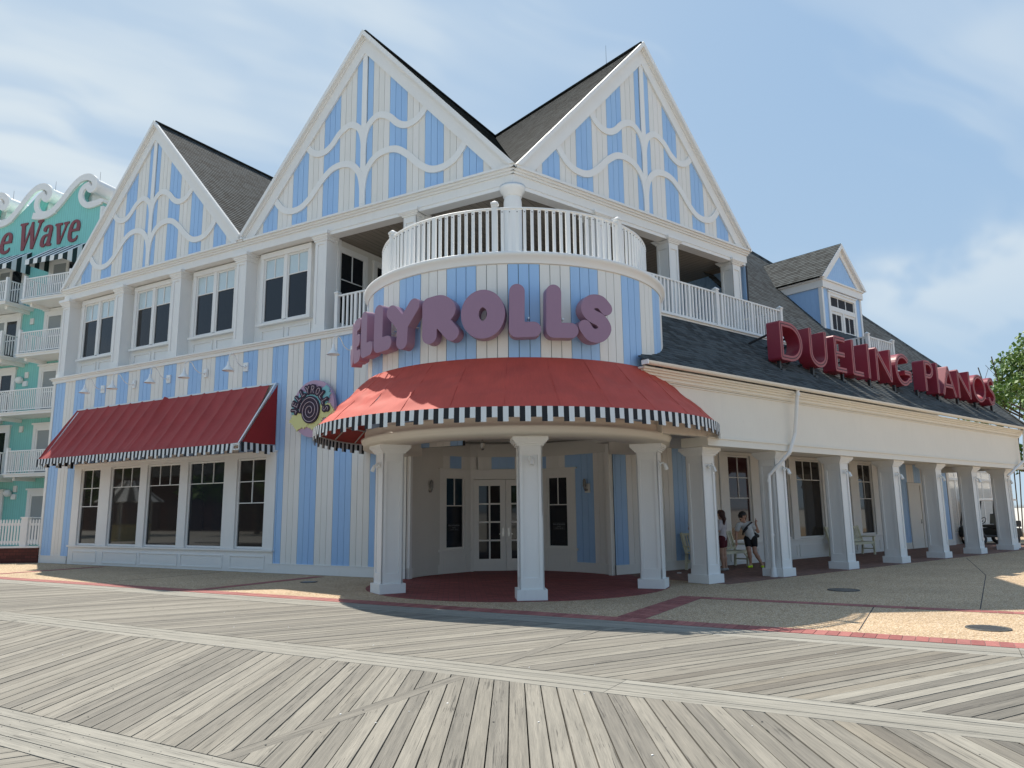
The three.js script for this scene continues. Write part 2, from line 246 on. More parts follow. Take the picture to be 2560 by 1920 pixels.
// ------------------------------------------------------------------ boardwalk: diagonal planks between three-plank borders
{
  const bw = obj(scene, 'boardwalk', slab([[-27, 4.33], [26, 4.33], [26, 15.4], [-27, 15.4]], -0.18, -0.05), std(lin(0.018, 0.016, 0.014), { roughness: 1 }), TL); bw.position.set(...KP); structure(bw, 'weathered grey timber boardwalk');
  const camL = [(0 - KX) * 0.8637 + (0 - KZ) * 0.504, (0 - KX) * -0.504 + (0 - KZ) * 0.8637];
  const planks = [];
  const addPlank = (poly, dir, c, light) => { if (poly.length < 3) return; let cx = 0, cz = 0; for (const p of poly) { cx += p[0]; cz += p[1]; } cx /= poly.length; cz /= poly.length; planks.push({ poly, dir, c, light, cx, cz }); };
  const strip = (o0, o1, n) => {                             // border planks with joints
    const w = (o1 - o0) / n;
    for (let k = 0; k < n; k++) for (let x = -32 + 0.0; x < 30; x += 3.35) { const a = x + 0.9, b = a + 3.35; addPlank([[a + 0.003, o0 + k * w + 0.004], [b - 0.003, o0 + k * w + 0.004], [b - 0.003, o0 + (k + 1) * w - 0.004], [a + 0.003, o0 + (k + 1) * w - 0.004]], [1, 0], o0 + k * w, true); }
  };
  const panel = (o0, o1, lean, xs) => {
    const a = lean * 30.3 / 57.2958, d = [Math.sin(a), -Math.cos(a)], n = [Math.cos(a), Math.sin(a)], W = 0.146;
    for (let q = 0; q < xs.length - 1; q++) {
      const x0 = xs[q] + 0.075, x1 = xs[q + 1] - 0.075, clip = [[x0, o0], [x1, o0], [x1, o1], [x0, o1]];
      const cs = clip.map((p) => p[0] * n[0] + p[1] * n[1]), c0 = Math.floor(Math.min(...cs) / W), c1 = Math.ceil(Math.max(...cs) / W);
      for (let k = c0; k < c1; k++) {
        const g = rr(0.0035, 0.0075), lo = k * W + g, hi = (k + 1) * W - g, mid = [(x0 + x1) / 2, (o0 + o1) / 2], am = mid[0] * d[0] + mid[1] * d[1], L = 40;
        const pt = (c, l) => [n[0] * c + d[0] * (am + l), n[1] * c + d[1] * (am + l)];
        let poly = [pt(lo, -L), pt(hi, -L), pt(hi, L), pt(lo, L)];
        addPlank(clipPoly(poly, clip), d, lo, false);
      }
      addPlank([[x1 + 0.004, o0], [x1 + 0.146, o0], [x1 + 0.146, o1], [x1 + 0.004, o1]], [0, -1], x1, false);
    }
  };
  const XS = [-25.6, -15.65, -5.7, 4.25, 14.2, 24.15];
  strip(4.34, 4.93, 3); panel(4.94, 7.89, 1, XS); strip(7.9, 8.47, 4); panel(8.48, 11.32, -1, XS); strip(11.33, 11.9, 4); panel(11.91, 14.75, 1, XS.slice(1)); strip(14.76, 15.33, 4);
  // in view first: the planks that show largest become parts, the rest one piece
  const fwd = [0.504, -0.8637];
  for (const p of planks) { p.near = 400; const n = p.poly.length; for (let e = 0; e < n; e++) for (let q = 0; q < 8; q++) { const a = p.poly[e], b = p.poly[(e + 1) % n], x = lerp(a[0], b[0], q / 8) - camL[0], z = lerp(a[1], b[1], q / 8) - camL[1], f = x * fwd[0] + z * fwd[1], r = Math.abs(x * 0.8637 + z * 0.504); if (f > 4.4 && r < f * 0.72 + 0.1) p.near = Math.min(p.near, f); } if (p.near > 399) p.near += Math.hypot(p.cx - camL[0], p.cz - camL[1]); }
  planks.sort((a, b) => a.near - b.near);
  const rest = [[], [], [], []];
  planks.forEach((p, i) => {
    const t = { x: p.dir[0], z: p.dir[1], c: p.c * 1 - 0, lane: Math.floor(rnd() * 8) * 0.15 + 0.002 };
    const base = p.dir[0] === 1 ? p.c : p.dir[0] === 0 ? p.c : p.c;
    // across coordinate starts at the plank's own edge
    t.c = Math.min(...p.poly.map((q) => q[0] * -t.z + q[1] * t.x));
    const g = slab(p.poly, -0.045, rr(-0.0025, 0.0015), t), mats = p.light ? WOODLIGHT : WOOD;
    if (i < 300) obj(bw, 'plank', g, mats[Math.floor(rnd() * mats.length)]); else rest[p.light ? 3 : Math.floor(rnd() * 3)].push(g);
  });
  rest.forEach((r, i) => { const m = obj(bw, 'far_planks', r, [WOOD[0], WOOD[2], WOOD[6], WOODLIGHT[0]][i]); m.userData.kind = 'stuff'; });
  // scattered pale flecks and dried gum
  const fl = [], gum = []; for (let i = 0; i < 110; i++) { const x = rr(-4, 16), z = rr(4.6, 12.5), r = rr(0.003, 0.0075), g = new THREE.CylinderGeometry(r, r * 1.2, 0.003, 7); g.scale(rr(0.7, 1.8), 1, 1); g.rotateY(rr(0, 3)); g.translate(x, 0.0025, z); (i % 3 ? fl : gum).push(g); }
  obj(bw, 'pale_flecks', fl, M.white2).userData.kind = 'stuff'; obj(bw, 'dried_gum', gum, std(lin(0.07, 0.068, 0.065), { roughness: 0.9 })).userData.kind = 'stuff';
  // screw heads along the nearest border
  const scr = []; for (let x = -8; x < 10; x += 0.42) for (let k = 0; k < 4; k++) for (const e of [0.03, 0.11]) { const g = new THREE.CylinderGeometry(0.005, 0.005, 0.004, 6); g.translate(x + rr(-0.02, 0.02), 0.001, 11.33 + k * 0.1425 + e); scr.push(g); }
  obj(bw, 'screw_heads', scr, M.metalGrey).userData.kind = 'stuff';
}

// ================================================================== the corner building
const B = thing('corner_building', 'white and light blue striped gabled corner building with round entrance drum', 'building', KP);
const stripeL = (s) => fract((s - 5.04) / 1.27) < 0.5, stripeR = (t) => fract((t - 3.08) / 1.27) < 0.5;
const W3 = 1.27 / 6;
const bm = (blue) => { const r = rnd(); return blue ? (r < 0.4 ? M.blue : r < 0.75 ? M.blue2 : M.blue3) : (r < 0.4 ? M.cream : r < 0.75 ? M.cream2 : M.cream3); };
// flat wall of vertical boards: spans = [[x0,x1,y0,y1]...] (local x), phase in local x of a board edge, blue(x)
function boardWall(name, rot, spans, e0, blue, z = 0) {
  const wall = obj(B, name, spans.map(([a, b, c, d]) => bx(a + 0.002, b - 0.002, c + 0.002, d - 0.002, z - 0.12, z - 0.018)), M.gap, rot);
  for (const [a, b, c, d] of spans) {
    let k = Math.floor((a - e0) / W3);
    for (let x = e0 + k * W3; x < b - 0.01; x += W3) { const l = Math.max(x, a) + 0.0055, r = Math.min(x + W3, b) - 0.0055; if (r - l > 0.012) obj(wall, 'board', bx(l, r, c, d, z - 0.02, z + rr(-0.0008, 0.0008)), bm(blue((x + W3 / 2)))); }
  }
  return wall;
}
// a sash window: frame mesh with panes as children; rows from the bottom up [[height share, panes]...]
function windowUnit(parent, rot, x0, x1, y0, y1, z, rows, o = {}) {
  const st = o.stile ?? 0.055, mu = o.muntin ?? 0.022, f = [], panes = [], zf = z, zb = z - 0.05;
  f.push(bx(x0, x0 + st, y0, y1, zb, zf), bx(x1 - st, x1, y0, y1, zb, zf), bx(x0 + st, x1 - st, y0, y0 + st * 1.2, zb, zf), bx(x0 + st, x1 - st, y1 - st, y1, zb, zf));
  let y = y0 + st * 1.2; const H = y1 - st - y, tot = rows.reduce((a, r) => a + r[0], 0);
  rows.forEach((r, i) => {
    const h = H * r[0] / tot, ya = y + (i ? mu / 2 : 0), yb = y + h - (i < rows.length - 1 ? mu / 2 : 0);
    if (i) f.push(bx(x0 + st, x1 - st, y - mu / 2, y + mu / 2, zb, zf - 0.006));
    const w = (x1 - x0 - 2 * st) / r[1];
    for (let k = 0; k < r[1]; k++) { const a = x0 + st + k * w; if (k) f.push(bx(a - mu / 2, a + mu / 2, ya, yb, zb, zf - 0.008)); panes.push([a + (k ? mu / 2 : 0), a + w - (k < r[1] - 1 ? mu / 2 : 0), ya, yb, r[2]]); }
    y += h;
  });
  const w = obj(parent, 'window', f, o.mat ?? M.white, rot);
  for (const p of panes) { const g = bx(p[0], p[1], p[2], p[3], z - 0.045, z - 0.032); const m = obj(w, 'pane', g, p[4] ?? o.glass ?? G[Math.floor(rnd() * 4)]); m.rotation.z = 0; }
  return w;
}
// recessed panel: four thin bars standing on a surface
const frameBars = (x0, x1, y0, y1, z, w, p) => [bx(x0, x1, y0, y0 + w, z, z + p), bx(x0, x1, y1 - w, y1, z, z + p), bx(x0, x0 + w, y0 + w, y1 - w, z, z + p), bx(x1 - w, x1, y0 + w, y1 - w, z, z + p)];

// ---------------- left facade, ground floor
const NX = (s) => -s;
boardWall('striped_wall', TL, [[-19.66, -17.95, 0.24, 6.45], [-17.95, -8.08, 3.36, 6.45], [-8.08, -3.1, 0.24, 6.45], [-3.1, -1.5, 3.2, 6.45]], -5.04 - W3 * 80, (x) => stripeL(-x), 0);
for (const [a, b] of [[-19.7, -17.97], [-8.06, -3.06]]) obj(B, 'skirting', [bx(a, b, 0, 0.24, -0.1, 0.028), bx(a, b, 0.24, 0.262, -0.1, 0.04)], M.white, TL);
obj(B, 'corner_board', [bx(-19.76, -19.62, 0.262, 6.45, -0.14, 0.03), bx(-19.77, -19.7, 0, 6.45, -9, 0.0)], M.cream, TL);
obj(B, 'corner_board', [bx(-3.14, -3.05, 0.26, 3.2, -0.06, 0.03)], M.white, TL);
obj(B, 'floor_band', [bx(-19.82, -3.3, 6.45, 6.56, -0.3, 0.045), bx(-19.86, -3.3, 6.56, 6.61, -0.3, 0.085), bx(-19.9, -3.3, 6.61, 6.655, -0.42, 0.13)], M.white, TL);
// five-light window bay, used on both facades
function windowBay(rot, xs, glass) {
  const lo = xs[0][0] - 0.42, hi = xs[xs.length - 1][1] + 0.42, f = [];
  f.push(bx(lo, hi, 3.22, 3.36, -0.1, 0.05), bx(lo - 0.03, hi + 0.03, 3.36, 3.40, -0.1, 0.08), bx(lo - 0.03, hi + 0.03, 0.58, 0.635, -0.1, 0.085), bx(lo, hi, 0.0, 0.58, -0.1, 0.03));
  let px = lo; for (const [a, b] of [...xs, [hi, hi]]) { if (a - px > 0.05) f.push(bx(px, a, 0.635, 3.22, -0.1, 0.035)); px = b; }
  const m = obj(B, 'window_bay', f, M.white, rot);
  const pans = []; xs.forEach(([a, b]) => pans.push(...frameBars(a - 0.12, b + 0.12, 0.08, 0.45, 0.03, 0.025, 0.022)));
  obj(B, 'bay_panels', pans, M.white2, rot);
  xs.forEach(([a, b], i) => windowUnit(B, rot, a, b, 0.64, 3.215, -0.03, i === 0 || i === xs.length - 1 ? [[0.5, 1], [0.25, 2], [0.25, 2]] : [[0.75, 1], [0.25, 3]], { glass: glass?.[i], stile: 0.05, muntin: 0.024 }));
}
windowBay(TL, [[8.27, 9.47], [10.03, 11.7], [12.09, 13.74], [14.11, 15.73], [16.32, 17.46]].map(([a, b]) => [-b, -a]).reverse(), [G[1], G[3], G[1], G[0], G[1]]);

// ---------------- left facade, upper floor
obj(B, 'upper_wall', [bx(-19.66, -6.2, 6.65, 9.6, -0.6, -0.42)], M.white, TL);
function pilaster(rot, x, z0, z1, y0 = 6.655, y1 = 9.62, w = 0.44) {
  const h = w / 2, g = [bx(x - h, x + h, y0, y1 - 0.02, z0, z1 - 0.025)];
  g.push(...frameBars(x - h, x + h, y0 + 0.16, y1 - 0.26, z1 - 0.025, 0.09, 0.025), bx(x - h, x + h, y0, y0 + 0.16, z1 - 0.025, z1), bx(x - h - 0.04, x + h + 0.04, y0, y0 + 0.14, z0, z1 + 0.03));
  const p = obj(B, 'pilaster', g, M.white, rot);
  obj(p, 'capital', [bx(x - h - 0.035, x + h + 0.035, y1 - 0.26, y1 - 0.2, z0, z1 + 0.03), bx(x - h - 0.08, x + h + 0.08, y1 - 0.16, y1 - 0.1, z0, z1 + 0.08), bx(x - h - 0.055, x + h + 0.055, y1 - 0.2, y1 - 0.16, z0, z1 + 0.055), bx(x - h - 0.12, x + h + 0.12, y1 - 0.1, y1 - 0.003, z0, z1 + 0.12)], M.white2);
}
for (const s of [6.42, 9.78, 12.94, 16.1, 19.42]) pilaster(TL, -s, -0.42, 0);
for (const [a, b] of [[16.92, 18.74], [13.67, 15.54], [10.46, 12.34], [7.21, 9.15]]) {
  const c = -(a + b) / 2, l = c - 0.94, r = c + 0.94;
  obj(B, 'window_casing', [bx(l - 0.14, l, 7.3, 9.4, -0.42, -0.3), bx(r, r + 0.14, 7.3, 9.4, -0.42, -0.3), bx(l - 0.14, r + 0.14, 9.4, 9.56, -0.42, -0.28), bx(c - 0.07, c + 0.07, 7.38, 9.4, -0.42, -0.31), bx(l - 0.2, r + 0.2, 7.26, 7.33, -0.42, -0.24), ...frameBars(l - 0.1, c - 0.08, 6.8, 7.16, -0.42, 0.05, 0.04), ...frameBars(c + 0.08, r + 0.1, 6.8, 7.16, -0.42, 0.05, 0.04)], M.white, TL);
  for (const [x0, x1] of [[l, c - 0.07], [c + 0.07, r]]) windowUnit(B, TL, x0, x1, 7.34, 9.4, -0.34, [[0.69, 1, G[Math.floor(rnd() * 3)]], [0.31, 2, glassPale]], { stile: 0.05, muntin: 0.03 });
}
// return wall at the terrace with two windows (faces the terrace)
obj(B, 'return_wall', [bx(-6.36, -6.25, 6.66, 9.55, -8.2, -0.42)], M.soffit, TL);
for (const z of [-1.1, -2.7]) { const g = [bx(-0.62, 0.62, 6.7, 9.3, 0, 0.05)]; const c = obj(B, 'window_casing', frameBars(-0.66, 0.66, 6.85, 9.35, 0, 0.12, 0.06), M.white, TL + Math.PI / 2); c.position.copy(new THREE.Vector3(-6.25, 0, z).applyAxisAngle(new THREE.Vector3(0, 1, 0), TL));
  const w = windowUnit(B, TL + Math.PI / 2, -0.54, 0.54, 6.97, 9.23, 0.05, [[0.62, 1], [0.38, 2]], { mat: M.white, glass: G[2] }); w.position.copy(c.position); }

// ---------------- terrace: floor, ceiling, walls, columns
obj(B, 'terrace_floor', [bx(-6.3, 0.4, 6.3, 6.6, -8.3, -0.02)], M.terrace, TL); obj(B, 'terrace_floor', [bx(-0.4, 9.7, 6.32, 6.603, -8.3, 1.36)], M.terrace, TR);
obj(B, 'terrace_ceiling', [bx(-6.3, -0.05, 9.55, 9.6, -8.8, -0.2)], M.brownGrain, TL); obj(B, 'terrace_ceiling', [bx(0, 10.1, 9.553, 9.603, -8.8, -0.2)], M.brownGrain, TR);  // terrace ceiling: one dark brown tone with grain and groove lines
obj(B, 'terrace_wall', [bx(-6.3, -5.6, 6.6, 9.56, -8.2, -8.0)], M.cream2, TL);
boardWall('terrace_end_wall', TR - Math.PI / 2, [[-8.2, -0.1, 6.62, 9.56]], 0, () => true, 0).position.copy(new THREE.Vector3(9.98, 0, 0).applyAxisAngle(new THREE.Vector3(0, 1, 0), TR));
obj(B, 'terrace_wall', [bx(5.6, 10, 6.6, 9.55, -8.2, -8.0)], M.cream2, TR);
// entablature over the open corner and along both facades
const ent = (x0, x1, r0, r1) => [bx(x0 - r0 * 0.0, x1, 9.6, 9.84, -0.34, 0), bx(x0 - r0 * 0.03, x1 + r1 * 0.03, 9.84, 9.9, -0.3, 0.045), bx(x0 - r0 * 0.06, x1 + r1 * 0.06, 9.9, 9.96, -0.3, 0.09), bx(x0 - r0 * 0.1, x1 + r1 * 0.1, 9.96, 10.02, -0.3, 0.15)];
obj(B, 'entablature', [...ent(-19.62, 0, 1, 1)], M.white, TL); obj(B, 'entablature', ent(0, 9.95, 1, 1), M.white, TR);
obj(B, 'header_beam', [bx(-6.2, -0.25, 9.5, 9.6, -0.36, -0.02)], M.white2, TL); obj(B, 'header_beam', [bx(0.25, 9.9, 9.5, 9.6, -0.36, -0.02)], M.white2, TR);
// round column on the corner
{ const c = obj(B, 'round_column', lathe([[0.27, 6.6], [0.27, 6.7], [0.23, 6.74], [0.225, 9.15], [0.2, 9.3]], 32), M.white, 0); obj(c, 'capital', lathe([[0.2, 9.28], [0.24, 9.3], [0.235, 9.36], [0.3, 9.42], [0.32, 9.5], [0.32, 9.56], [0, 9.56]], 32), M.white2); c.position.set(-Math.sin(T0) * 0.2, 0, -Math.cos(T0) * 0.2); }
function squareColumn(parent, rot, x, z, y0, y1, w, baseH, turn = 0) {
  // shaft with framed faces, base and capital; built about its own axis then placed
  const h = w / 2, g = [bx(-h + 0.028, h - 0.028, y0, y1, -h + 0.028, h - 0.028)];
  const faces = []; for (let k = 0; k < 4; k++) for (const q of [...frameBars(-h, h, y0 + baseH + 0.12, y1 - 0.26, h - 0.028, 0.085, 0.028), bx(-h, h, y0, y0 + baseH + 0.12, h - 0.028, h), bx(-h, h, y1 - 0.26, y1, h - 0.028, h)]) { q.rotateY(k * Math.PI / 2); faces.push(q); }
  const c = obj(parent, 'column', [...g, ...faces], M.white, rot + turn);
  obj(c, 'base', bx(-h - 0.05, h + 0.05, y0, y0 + baseH, -h - 0.05, h + 0.05), M.white2);
  obj(c, 'capital', [bx(-h - 0.03, h + 0.03, y1 - 0.17, y1 - 0.13, -h - 0.03, h + 0.03), bx(-h - 0.06, h + 0.06, y1 - 0.13, y1 - 0.1, -h - 0.06, h + 0.06), bx(-h - 0.085, h + 0.085, y1 - 0.1, y1 - 0.07, -h - 0.085, h + 0.085), bx(-h - 0.11, h + 0.11, y1 - 0.07, y1 - 0.001, -h - 0.11, h + 0.11)], M.white2);
  c.position.copy(new THREE.Vector3(x, 0, z).applyAxisAngle(new THREE.Vector3(0, 1, 0), rot)); return c;
}
squareColumn(B, TL, -3.22, -0.24, 6.6, 9.6, 0.44, 0.14); for (const t of [3.12, 6.18, 9.38]) squareColumn(B, TR, t, -0.26, 6.6, 9.6, 0.46, 0.14);

// ---------------- gables with vertical boards and carved wave branches
const spline = (pts, n) => new THREE.SplineCurve(pts.map((p) => new THREE.Vector2(...p))).getPoints(n);
function ribbon(pts, w, z0, z1, n = 40) {
  const c = spline(pts, n), l = [], r = [];
  c.forEach((p, i) => { const a = c[Math.max(0, i - 1)], b = c[Math.min(n, i + 1)], d = Math.hypot(b.x - a.x, b.y - a.y), nx = -(b.y - a.y) / d * w / 2, ny = (b.x - a.x) / d * w / 2; l.push([p.x + nx, p.y + ny]); r.push([p.x - nx, p.y - ny]); });
  return ext([...l, ...r.reverse()], z0, z1);
}
const HW = 4.9, SLOPE = 1.088, PK = HW * SLOPE;             // half width, slope, rise of a gable
function gable(rot, cx) {
  const y0 = 10.0, back = ext([[cx - HW + 0.1, y0 + 0.02], [cx + HW - 0.1, y0 + 0.02], [cx, y0 + PK - 0.12]], -0.12, -0.018), g = obj(B, 'gable', back, M.gap, rot);
  const edges = [-0.31]; for (let x = -0.31; x > -HW; x -= W3 * 0.97) edges.unshift(x - W3 * 0.97);
  const bw = 0.2055, list = [[-0.31, -0.1], [0.1, 0.31]]; for (let k = 0; k < 22; k++) { list.push([0.31 + k * bw, 0.31 + (k + 1) * bw]); list.push([-0.31 - (k + 1) * bw, -0.31 - k * bw]); }
  for (const [a, b] of list) {
    const m = Math.abs((a + b) / 2), inner = Math.min(Math.abs(a), Math.abs(b)); if (inner > HW - 0.35) continue;
    const blue = m < 0.31 || Math.floor((m - 0.31) / (bw * 3)) % 2 === 1;
    const top = (x) => y0 + Math.max(0.02, (HW - 0.18 - Math.abs(x)) * SLOPE); const l = a + 0.005, r = b - 0.005;
    const p = [[cx + l, y0 + 0.015], [cx + r, y0 + 0.015], [cx + r, top(r)], [cx + l, top(l)]];
    obj(g, 'board', ext(p, -0.02, rr(-0.0008, 0.0008)), bm(blue));
  }
  // trunk and four wave branches
  obj(g, 'wave_trunk', ext([[cx - 0.1, y0 + 0.02], [cx + 0.1, y0 + 0.02], [cx + 0.085, y0 + 4.95], [cx - 0.085, y0 + 4.95]], 0, 0.035), M.white2);
  for (const k of [-1, 1]) {
    const f = (a) => a.map(([x, y]) => [cx + k * x, y0 + y]);
    obj(g, 'wave_branch', ribbon(f([[0.0, 1.6], [0.015, 2.05], [0.14, 2.43], [0.42, 2.65], [0.66, 2.65], [0.95, 2.5], [1.22, 2.24], [1.5, 2.1], [1.8, 2.12], [2.06, 2.27], [2.24, 2.5]]), 0.19, 0.0015, 0.0385 + k * 0.0012), M.white2);
    obj(g, 'wave_branch', ribbon(f([[0.0, 0.15], [0.015, 0.65], [0.12, 1.08], [0.4, 1.4], [0.78, 1.52], [1.2, 1.47], [1.6, 1.2], [1.97, 0.84], [2.36, 0.58], [2.78, 0.54], [3.15, 0.68], [3.44, 0.98], [3.56, 1.2]]), 0.19, 0.002, 0.0445 + k * 0.0012), M.white2);
  }
  // rake boards: wide fascia, a fillet and the crown
  for (const k of [-1, 1]) {
    const rk = (off0, off1, z0, z1) => ext([[cx + k * (HW + 0.06 - off0), y0 + 0.02], [cx + k * (HW + 0.06 - off1), y0 + 0.02], [cx, y0 + (HW + 0.06 - off1) * SLOPE], [cx, y0 + (HW + 0.06 - off0) * SLOPE]], z0, z1);
    obj(g, 'rake_board', [rk(0.12, 0.58, 0.002, 0.06), rk(0.03, 0.17, 0.061, 0.1), rk(-0.05, 0.1, 0.101, 0.19)], M.white);
  }
}
gable(TL, -14.6); gable(TL, -4.88); gable(TR, 4.98);
// roofs: stepped shingle courses down both slopes
function slopeCourses(cx, dir, zf, zb, y0 = 9.955, hw = HW + 0.085, sl = SLOPE) {
  const out = [], rise = hw * sl, len = Math.hypot(hw, rise), n = Math.ceil(len / 0.145), ux = hw / len, uy = rise / len;
  for (let k = 0; k < n; k++) {
    const a = k * 0.145, b = Math.min(len, a + 0.17), t0 = 0.026, t1 = 0.012;       // a, b measured up from the eave
    const P = (d, t, z) => [cx + dir * (hw - d * ux + t * uy), y0 + d * uy + t * ux, z];
    const q = [P(a, t0, zf), P(b, t1, zf), P(b, t1, zb), P(a, t0, zb), P(a, 0, zf), P(a, 0, zb)], g = new THREE.BufferGeometry(), pos = [], uv = [];
    const tri = (i, j, l) => { for (const m of [i, j, l]) { pos.push(...q[m]); uv.push(-q[m][2] + cx * 3.1, m === 1 || m === 2 ? b : a); } };
    if (dir > 0) { tri(0, 2, 1); tri(0, 3, 2); tri(4, 3, 0); tri(4, 5, 3); } else { tri(0, 1, 2); tri(0, 2, 3); tri(4, 0, 3); tri(4, 3, 5); }
    g.setAttribute('position', new THREE.Float32BufferAttribute(pos, 3)); g.setAttribute('uv', new THREE.Float32BufferAttribute(uv, 2)); g.computeVertexNormals(); out.push(g);
  }
  return out;
}
for (const [rot, cx, zb] of [[TL, -14.6, -12], [TL, -4.88, -9], [TR, 4.98, -9]]) for (const d of [-1, 1]) {
  const r = obj(B, 'roof', slopeCourses(cx, d, 0.16, zb), M.shingle, rot);
  if (d > 0) obj(r, 'ridge_cap', [...Array(Math.round(-zb / 0.25))].map((_, i) => bx(cx - 0.1, cx + 0.1, 9.95 + (HW + 0.085) * SLOPE + 0.02, 9.95 + (HW + 0.085) * SLOPE + 0.048, 0.16 - i * 0.25 - 0.26, 0.16 - i * 0.25)), M.shingle);
}
obj(B, 'valley_flashing', [bar([-0.35, 10.12, -0.35], [-0.35, 10.75, -1.0], 0.3, 0.02)], M.flash, T0); obj(B, 'valley_flashing', [bar([-9.74, 10.06, 0.1], [-9.74, 10.1, -1.2], 0.25, 0.04)], M.flash, TL);
obj(B, 'lightning_rod', [cyl(0.008, 0.005, 0.75, 4.98, 15.38, -1.35, 6)], M.metalGrey, TR);

// ---------------- the drum
const DEG = Math.PI / 180, RD = 3.43;
{
  const drum = obj(B, 'drum_wall', lathe([[RD - 0.02, 3.2], [RD - 0.02, 6.4]], 96, -122 * DEG, 130 * DEG), M.gap, 0), st = 10.35 / 3;
  for (let k = -34; k < 38; k++) { const a = -2.4 + k * st; if (a < -120 || a > 127) continue; obj(drum, 'board', arcBox(RD - 0.02, RD + rr(-0.001, 0.001), (a + 0.095) * DEG, (a + st - 0.095) * DEG, 3.3, 6.36), bm(Math.floor(k / 3) % 2 === 0)); }
  // cornice, ring beam
  obj(B, 'drum_cornice', lathe([[RD - 0.1, 6.33], [RD + 0.015, 6.33], [RD + 0.015, 6.36], [RD + 0.03, 6.42], [RD + 0.07, 6.47], [RD + 0.1, 6.5], [RD + 0.1, 6.55], [RD + 0.06, 6.57], [RD - 0.5, 6.575], [0, 6.58]], 96, -121 * DEG, 132 * DEG), M.white, 0);
  obj(B, 'ring_beam', lathe([[2.75, 3.5], [2.75, 3.0], [RD + 0.05, 3.0], [RD + 0.05, 3.1], [RD + 0.08, 3.13], [RD + 0.1, 3.19], [RD + 0.02, 3.22], [RD + 0.02, 3.35]], 96, -121 * DEG, 122 * DEG), M.stucco, 0);
  obj(B, 'entrance_ceiling', [cyl(3.38, 3.38, 0.05, 0, 3.5, 0, 48)], M.soffit, 0);
  for (const [a, r] of [[-65, 3.07], [0, 2.92], [65, 3.05]]) { const c = squareColumn(B, T0 + a * DEG, 0, r, 0, 3.0, 0.46, 0.19); }
}
// ---------------- railings
function baluster(h, w = 0.058) { return bx(-w / 2, w / 2, 0, h, -0.018, 0.018); }
const balG = baluster(0.94), balHole = cyl(0.011, 0.011, 0.004, 0, 0, 0, 8).rotateX(Math.PI / 2), postG = merge([bx(-0.055, 0.055, 0, 1.08, -0.055, 0.055), bx(-0.075, 0.075, 1.08, 1.12, -0.075, 0.075), (() => { const g = new THREE.ConeGeometry(0.095, 0.06, 4); g.rotateY(Math.PI / 4); g.translate(0, 1.15, 0); return uvm(g); })(), bx(-0.065, 0.065, 1.03, 1.05, -0.065, 0.065)]);
function railPiece(rail, name, g, mat, x, y, z, turn) { const m = new THREE.Mesh(g, mat); m.name = name; m.position.set(x, y, z); m.rotation.y = turn; m.castShadow = m.receiveShadow = true; rail.add(m); return m; }
{
  const RR = 3.12, y0 = 6.6, a0 = -120, a1 = 104.5, pts = [], low = [];
  for (let a = a0; a <= a1; a += 2.5) { pts.push(new THREE.Vector3(Math.sin(a * DEG) * RR, 7.6, Math.cos(a * DEG) * RR)); low.push(new THREE.Vector3(Math.sin(a * DEG) * RR, 6.68, Math.cos(a * DEG) * RR)); }
  const rail = obj(B, 'curved_railing', [tube(pts, 0.028, 8, 120), tube(low, 0.022, 6, 120)], M.white, 0);
  const posts = [-111.6, -59.4, -7.2, 45, 97];
  for (const p of posts) railPiece(rail, 'post', postG, M.white, Math.sin(p * DEG) * RR, y0, Math.cos(p * DEG) * RR, p * DEG);
  const n = 19; for (let q = -1; q < posts.length; q++) for (let k = 1; k < n; k++) { const a = -7.2 + (q - 2) * 52.2 + k * 52.2 / n; if (a < a0 + 1 || a > a1 - 1) continue; const wide = k === 9.5 | 0; const m = railPiece(rail, 'baluster', balG, M.white2, Math.sin(a * DEG) * RR, y0 + 0.06, Math.cos(a * DEG) * RR, a * DEG); if (k === 10) m.scale.set(1.5, 1, 1.6);
    else railPiece(rail, 'screw_hole', balHole, M.gap, Math.sin(a * DEG) * (RR + 0.02), y0 + 0.06 + 0.86, Math.cos(a * DEG) * (RR + 0.02), a * DEG); }
}
function straightRail(name, rot, x0, x1, z, y0, posts, ends = true) {
  const rail = obj(B, name, [bx(x0, x1, y0 + 0.985, y0 + 1.03, z - 0.03, z + 0.03), bx(x0, x1, y0 + 0.055, y0 + 0.1, z - 0.022, z + 0.022)], M.white, rot);
  for (const p of posts) railPiece(rail, 'post', postG, M.white, p, y0, z, 0);
  const n = Math.round((x1 - x0) / 0.148); for (let k = 1; k < n; k++) { const x = x0 + (x1 - x0) * k / n; if (posts.some((p) => Math.abs(p - x) < 0.09)) continue; const m = railPiece(rail, 'baluster', balG, M.white2, x, y0 + 0.06, z, 0); if (k % 10 === 5) m.scale.set(1.5, 1, 1.6); }
  return rail;
}
straightRail('terrace_railing', TR, 2.86, 9.62, 1.28, 6.61, [6.28, 9.56]);
straightRail('terrace_railing', TL, -5.85, -3.12, -0.06, 6.62, [-5.78]);
{ const r = straightRail('terrace_railing', TR - Math.PI / 2, 0, 1.25, 0, 6.61, []); r.position.copy(new THREE.Vector3(9.58, 0, 0.02).applyAxisAngle(new THREE.Vector3(0, 1, 0), TR)); r.rotation.y = TR - Math.PI / 2; }
obj(B, 'terrace_fascia', [bx(2.9, 9.72, 6.42, 6.58, 1.3, 1.4), bx(2.9, 9.75, 6.58, 6.612, 1.2, 1.45), bx(9.6, 9.72, 6.42, 6.58, -0.2, 1.4)], M.white, TR);
